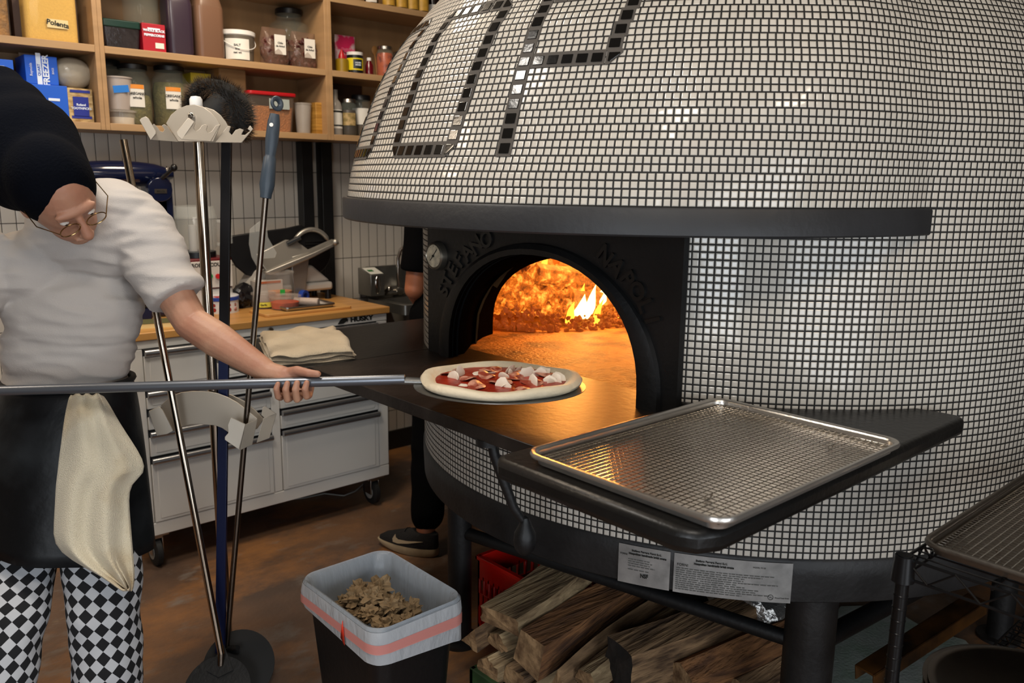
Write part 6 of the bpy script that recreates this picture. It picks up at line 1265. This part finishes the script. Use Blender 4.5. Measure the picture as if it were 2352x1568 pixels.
# t-shirt
b = MB(); oell(b, waist-Uu*.005, (Rr, Uu, Ff), (.158, .12, .118)); oell(b, chest, (Rr, Uu, Ff), (.180, .165, .128)); oell(b, lerp(waist, chest, .5), (Rr, Uu, Ff), (.166, .14, .122)); oell(b, uback, (Rr, Uu, Ff), (.168, .118, .118)); oell(b, c3(262, 505, 2.13), (Rr, Uu, Ff), (.112, .098, .105)); oell(b, lerp(shR, chest, .3), (Rr, Uu, Ff), (.13, .10, .11))
se = lerp(shL, elb, .68); ad = (elb-shL).normalized(); b.tube([shL, lerp(shL, elb, .3), lerp(shL, elb, .55), se+ad*.012], [.088, .080, .074, .073], 24); b.ell(shL, .086, .086, .084, 20, 14)
se2 = c3(-110, 700, 2.03); b.tube([shR, lerp(shR, se2, .6), se2], [.082, .075, .07], 20)
def folds(p, n):
    q = Vector((p.dot(Rr)*4.5+p.dot(Uu)*2, p.dot(Uu)*15, p.dot(Ff)*3)); return .011*noise.noise(q)+.012*(.35-abs(noise.noise(q*1.7)))+.003*noise.noise(q*4)
voxel_obj('t_shirt', b, mat('white_cotton', '#b3aca6', .85, bump=.15, bscale=300, sheen=.1, var=.03, vscale=6), CK, .006, 6, folds)
# trousers: two checked legs
def check_mat():
    m = bpy.data.materials.new('checked_cotton'); m.use_nodes = True; nt = m.node_tree; b_ = nt.nodes['Principled BSDF']
    uv = nt.nodes.new('ShaderNodeUVMap'); mp = nt.nodes.new('ShaderNodeMapping'); mp.inputs['Rotation'].default_value = (0, 0, math.radians(45)); ck = nt.nodes.new('ShaderNodeTexChecker'); ck.inputs['Scale'].default_value = 1
    ck.inputs['Color1'].default_value = (*lin('#0b0c10'), 1); ck.inputs['Color2'].default_value = (*lin('#b5b7bb'), 1)
    nt.links.new(uv.outputs[0], mp.inputs[0]); nt.links.new(mp.outputs[0], ck.inputs[0]); nt.links.new(ck.outputs[0], b_.inputs['Base Color']); b_.inputs['Roughness'].default_value = .9; return m
M_CHK = check_mat()
b = MB()
for path, rs in (([c3(215, 1060, 2.24), c3(228, 1200, 2.22), c3(238, 1400, 2.14), c3(247, 1550, 2.14), c3(255, 1745, 2.21)], [.105, .104, .088, .082, .072]), ([c3(80, 1060, 2.27), c3(60, 1200, 2.25), c3(24, 1400, 2.10), c3(2, 1550, 2.05), c3(-22, 1750, 2.09)], [.098, .098, .088, .08, .07])):
    rings = []; K = 40; n = 40; ls = [0]
    for k in range(K+1):
        t = k/K*4; i = min(3, int(t)); f = t-i; c = lerp(path[i], path[i+1], f); r = lerp(rs[i], rs[i+1], f)
        if k: ls.append(ls[-1]+(c-prev_c).length)
        prev_c = c
        rings.append([c+(Rr*math.cos(2*PI*j/n)+Ff*math.sin(2*PI*j/n))*(r*(1+.10*noise.noise(Vector((math.cos(2*PI*j/n)*1.4, math.sin(2*PI*j/n)*1.4, k*.22+path[0].x*9))))) for j in range(n)])
    S_ = .0255; b.loft(rings, uvf=lambda k, i: (i/n*round(2*PI*.09/S_/1.4142)*1.4142, ls[k]/S_))
b.build('trousers', M_CHK, CK, smooth=70)
# waist apron
b = MB(); rings = []
for k in range(16):
    v = k/15; c = c3(lerp(158, 148, v), lerp(868, 1243, v), 2.225); rx, ry = lerp(.158, .225, v**.7), lerp(.122, .172, v**.7)
    rings.append([c+Rr*math.cos(t)*rx*(1+.03*v*math.sin(7*t))+Vector((Ff.x, Ff.y, 0)).normalized()*math.sin(t)*ry*(1+.03*v*math.sin(7*t))+Uu*(.03*v*math.cos(t-.4)*-1) for t in [2*PI*j/56 for j in range(56)]])
b.loft(rings, cap=False); b.build('apron', mat('black_coated_cotton', '#2c3033', .42, bump=.5, bscale=9, col2='#0d0e10', vscale=4, thr=(.5, .8), spec=.25), CK, smooth=60, solid=.003)
b = MB(); b.tube([c3(158, 872, 2.225)+Rr*math.cos(t)*.163+Vector((Ff.x, Ff.y, 0)).normalized()*math.sin(t)*.128 for t in [2*PI*j/40 for j in range(40)]], .008, 8, closed=True); b.build('apron_tie', mat('black_tie', '#101113', .6), CK, smooth=60)
for p, yaw in ((c3(255, 1775, 2.21), .0), (c3(-22, 1775, 2.10), .2)):
    f_ = (Rr*.8-Vector((Ff.x, Ff.y, 0)).normalized()*.5).normalized(); f_.z = 0; f_.normalize(); s_ = Vector((-f_.y, f_.x, 0)); b = MB(); c = Vector((p.x, p.y, 0))+f_*.05
    rg = []
    for z, k, kk in ((.0, .95, 1), (.012, 1, 1), (.03, .97, .98), (.055, .85, .8), (.085, .62, .45)): rg.append([c+f_*(.145*math.cos(t)*kk-(.145*(1-kk)))+s_*(.048*math.sin(t)*k)+Vector((0, 0, z)) for t in [2*PI*j/28 for j in range(28)]])
    b.loft(rg); b.build('shoe', mat('black_shoe', '#111113', .45), CK, smooth=60)
# side towel hanging from the apron
TWl = thing('side_towel', 'off-white terry towel tucked into the apron tie and hanging over the hip', 'towel', (c3(220, 1100, 2.0).x, c3(220, 1100, 2.0).y, c3(220, 905, 2.0).z))
rowsT = [(905, 158, 232), (935, 150, 250), (975, 143, 270), (1020, 138, 300), (1060, 132, 326), (1088, 130, 332), (1110, 126, 296), (1150, 124, 292), (1200, 121, 296), (1250, 118, 300), (1290, 160, 303), (1325, 230, 306), (1350, 268, 303), (1358, 284, 300)]
b = MB(); fr = []; nT = 26; flat = Vector((Ff.x, Ff.y, 0)).normalized()
for k, (y_, a_, c_) in enumerate(rowsT):
    fr.append([c3(lerp(a_, c_, i/nT), y_+3*math.sin(i*.8+k), 2.035-.0004*(k*4)+(.10*(i/nT-.35)**2)+.014*math.sin(i/nT*13+k*.25)*(.3+k/13)) for i in range(nT+1)])
bk = [[p+flat*.014 for p in r] for r in fr]
W_ = nT+1; K_ = len(fr); vs = [p for r in fr for p in r]+[p for r in bk for p in r]; N_ = W_*K_
fs = [(j*W_+i, j*W_+i+1, (j+1)*W_+i+1, (j+1)*W_+i) for j in range(K_-1) for i in range(nT)]; fs += [tuple(N_+q for q in reversed(f)) for f in fs]
rim = [i for i in range(W_)]+[j*W_+nT for j in range(1, K_)]+[(K_-1)*W_+i for i in range(nT-1, -1, -1)]+[j*W_ for j in range(K_-2, 0, -1)]
fs += [(rim[k], rim[(k+1) % len(rim)], N_+rim[(k+1) % len(rim)], N_+rim[k]) for k in range(len(rim))]
b.add(vs, fs); b.build('cloth', mat('terry_hanging', '#d6cbb2', .95, col2='#b49c74', vscale=5, thr=(.3, .5), bump=.6, bscale=400, sheen=.2), TWl, smooth=60, sub=1)
# ---- the second person, seen at the sink behind the oven
PB = thing('person', 'person in black t-shirt and black trousers standing at the sink behind the oven', 'person', (2.15, 2.9, 0))
X_, Y_, Z_ = Vector((1, 0, 0)), Vector((0, 1, 0)), Vector((0, 0, 1))
sl = Vector((2.165, 3.0, 1.40)); el = aty(952, 664, 3.02); wr = aty(986, 728, 3.22)
b = MB(); oell(b, (2.29, 3.0, .98), (X_, Y_, Z_), (.15, .10, .12)); oell(b, (2.30, 3.0, 1.18), (X_, Y_, Z_), (.145, .10, .16)); oell(b, (2.31, 3.02, 1.34), (X_, Y_, Z_), (.165, .10, .12))
limb(b, [(2.31, 3.02, 1.42), (2.31, 3.05, 1.53)], [.058, .05]); oell(b, (2.31, 3.09, 1.64), (X_, Y_, Z_), (.075, .095, .115)); oell(b, (2.31, 3.12, 1.58), (X_, Y_, Z_), (.05, .06, .05)); limb(b, [(2.31, 3.18, 1.66), (2.31, 3.20, 1.62)], [.008, .013])
for s in (-1, 1): oell(b, (2.31+s*.077, 3.08, 1.63), (X_, Y_, Z_), (.01, .018, .03))
limb(b, [sl, el, wr], [.055, .045, .027]); sr = Vector((2.46, 3.0, 1.40)); limb(b, [sr, (2.52, 3.02, 1.14), (2.47, 3.24, 1.06)], [.055, .043, .027])
for wv, dx in ((wr, .02), (Vector((2.47, 3.24, 1.06)), -.02)):
    d = Vector((dx*2, .06, -.01)).normalized(); sd_ = d.cross(Z_).normalized(); pc = wv+d*.05; oell(b, pc, (sd_, d, Z_), (.04, .045, .016))
    for i in range(4): q = pc+sd_*(-.03+.02*i)+d*.035; limb(b, [q, q+d*.03-Z_*.004, q+d*.048-Z_*.018], [.0085, .008, .007], 10)
    limb(b, [pc-sd_*.03-d*.02, pc-sd_*.055+d*.005, pc-sd_*.06+d*.03], [.012, .010, .0085], 10)
limb(b, [(2.20, 2.98, .92), (2.06, 2.83, .50), (1.935, 2.695, .09)], [.09, .058, .04]); limb(b, [(2.38, 2.98, .92), (2.40, 2.96, .50), (2.42, 2.96, .09)], [.09, .058, .04])
voxel_obj('body', b, mat('skin_arm', '#a9694a', .5, var=.1, vscale=10, sss=.1), PB, .0055, 4)
M_BT = mat('black_jersey', '#080809', .95, spec=.05, bump=.2, bscale=200)
b = MB(); oell(b, (2.29, 3.0, 1.0), (X_, Y_, Z_), (.17, .12, .14)); oell(b, (2.30, 3.0, 1.18), (X_, Y_, Z_), (.165, .12, .17)); oell(b, (2.31, 3.02, 1.35), (X_, Y_, Z_), (.185, .115, .12)); b.tube([sl, lerp(sl, el, .4), lerp(sl, el, .76)], [.085, .078, .074], 22); b.ell(sl, .082, .08, .08, 18, 12); b.tube([sr, (2.50, 3.01, 1.22)], [.08, .07], 22); b.ell(sr, .08, .08, .08, 18, 12)
voxel_obj('t_shirt', b, M_BT, PB, .008, 6, lambda p, n: .005*noise.noise(p*9))
b = MB(); limb(b, [(2.20, 2.98, .95), (2.065, 2.835, .50), (1.955, 2.71, .155)], [.115, .082, .072]); limb(b, [(2.38, 2.98, .95), (2.40, 2.96, .50), (2.42, 2.96, .15)], [.115, .08, .07]); oell(b, (2.29, 2.98, .96), (X_, Y_, Z_), (.165, .115, .10))
voxel_obj('trousers', b, M_BT, PB, .008, 5, lambda p, n: .007*noise.noise(Vector((p.x*7, p.y*7, p.z*16))))
b = MB(); oell(b, (2.31, 3.075, 1.67), (X_, Y_, Z_), (.086, .10, .105)); voxel_obj('hair', b, mat('dark_hair', '#1a120c', .8, bump=.5, bscale=120), PB, .008, 3)
M_SHOE = mat('black_mesh', '#141416', .8, bump=.5, bscale=240); M_SOLE = mat('cream_sole', '#b8a688', .6, var=.2, vscale=16)
for heel, toe in ((Vector((1.948, 2.628, 0)), Vector((1.833, 2.902, 0))), (Vector((2.43, 2.90, 0)), Vector((2.44, 3.19, 0)))):
    f_ = (toe-heel).normalized(); s_ = Vector((f_.y, -f_.x, 0)); L_ = (toe-heel).length; mid = (heel+toe)/2
    def sring(z, w0, x0_, x1_, lift=0):
        out = []
        for j in range(32):
            t = 2*PI*j/32; u = (math.cos(t)+1)/2; x = lerp(x0_, x1_, u)*L_; wd_ = w0*(.82+.28*math.sin(PI*min(1, u*.95+.1))**1)*abs(math.sin(t))**.75*math.copysign(1, math.sin(t)); out.append(heel+f_*x+s_*wd_*.046+Vector((0, 0, z+lift*u**3)))
        return out
    b = MB(); b.loft([sring(0, .95, .03, .95, .012), sring(.006, 1.02, 0, .985, .014), sring(.022, 1.05, -.01, 1.0, .008), sring(.036, 1.0, .0, .985, -.004)]); sl_ = b.build('sole', M_SOLE, PB, smooth=50)
    b = MB(); b.loft([sring(.030, .98, .01, .975), sring(.048, .98, .0, .96, -.004), sring(.066, .86, .0, .86, -.004), sring(.082, .72, .0, .66, 0), sring(.100, .56, .0, .46, 0)]); up_ = b.build('shoe_upper', M_SHOE, PB, smooth=60)
    sw = [(.26, .040), (.31, .047), (.40, .046), (.55, .043), (.70, .050), (.88, .060), (.72, .044), (.55, .034), (.42, .031), (.33, .033)]
    sw = [(.62, .080), (.655, .060), (.64, .047), (.56, .0445), (.40, .053), (.16, .072), (.40, .062), (.56, .060), (.60, .066)]
    for sg in (1, -1):
        b = MB(); pts = [heel+f_*u*L_+s_*sg*(.0475 if z < .06 else .044-.3*(z-.06))+Vector((0, 0, z)) for u, z in sw]; b.add(pts+[p+s_*sg*.0025 for p in pts], [tuple(range(len(pts))), tuple(range(2*len(pts)-1, len(pts)-1, -1))]+[(i, (i+1) % len(pts), len(pts)+(i+1) % len(pts), len(pts)+i) for i in range(len(pts))]); b.build('curved_mark', mat('swoosh_cream', '#a9987e', .6), up_)
    b = MB()
    for k in range(5): u = .50+.06*k; zz = .092-.010*k; b.tube([heel+f_*u*L_+s_*(-.022)+Vector((0, 0, zz)), heel+f_*(u+.01)*L_+Vector((0, 0, zz+.006)), heel+f_*u*L_+s_*.022+Vector((0, 0, zz))], .0022, 6)
    b.build('laces', M_BLKP, up_)
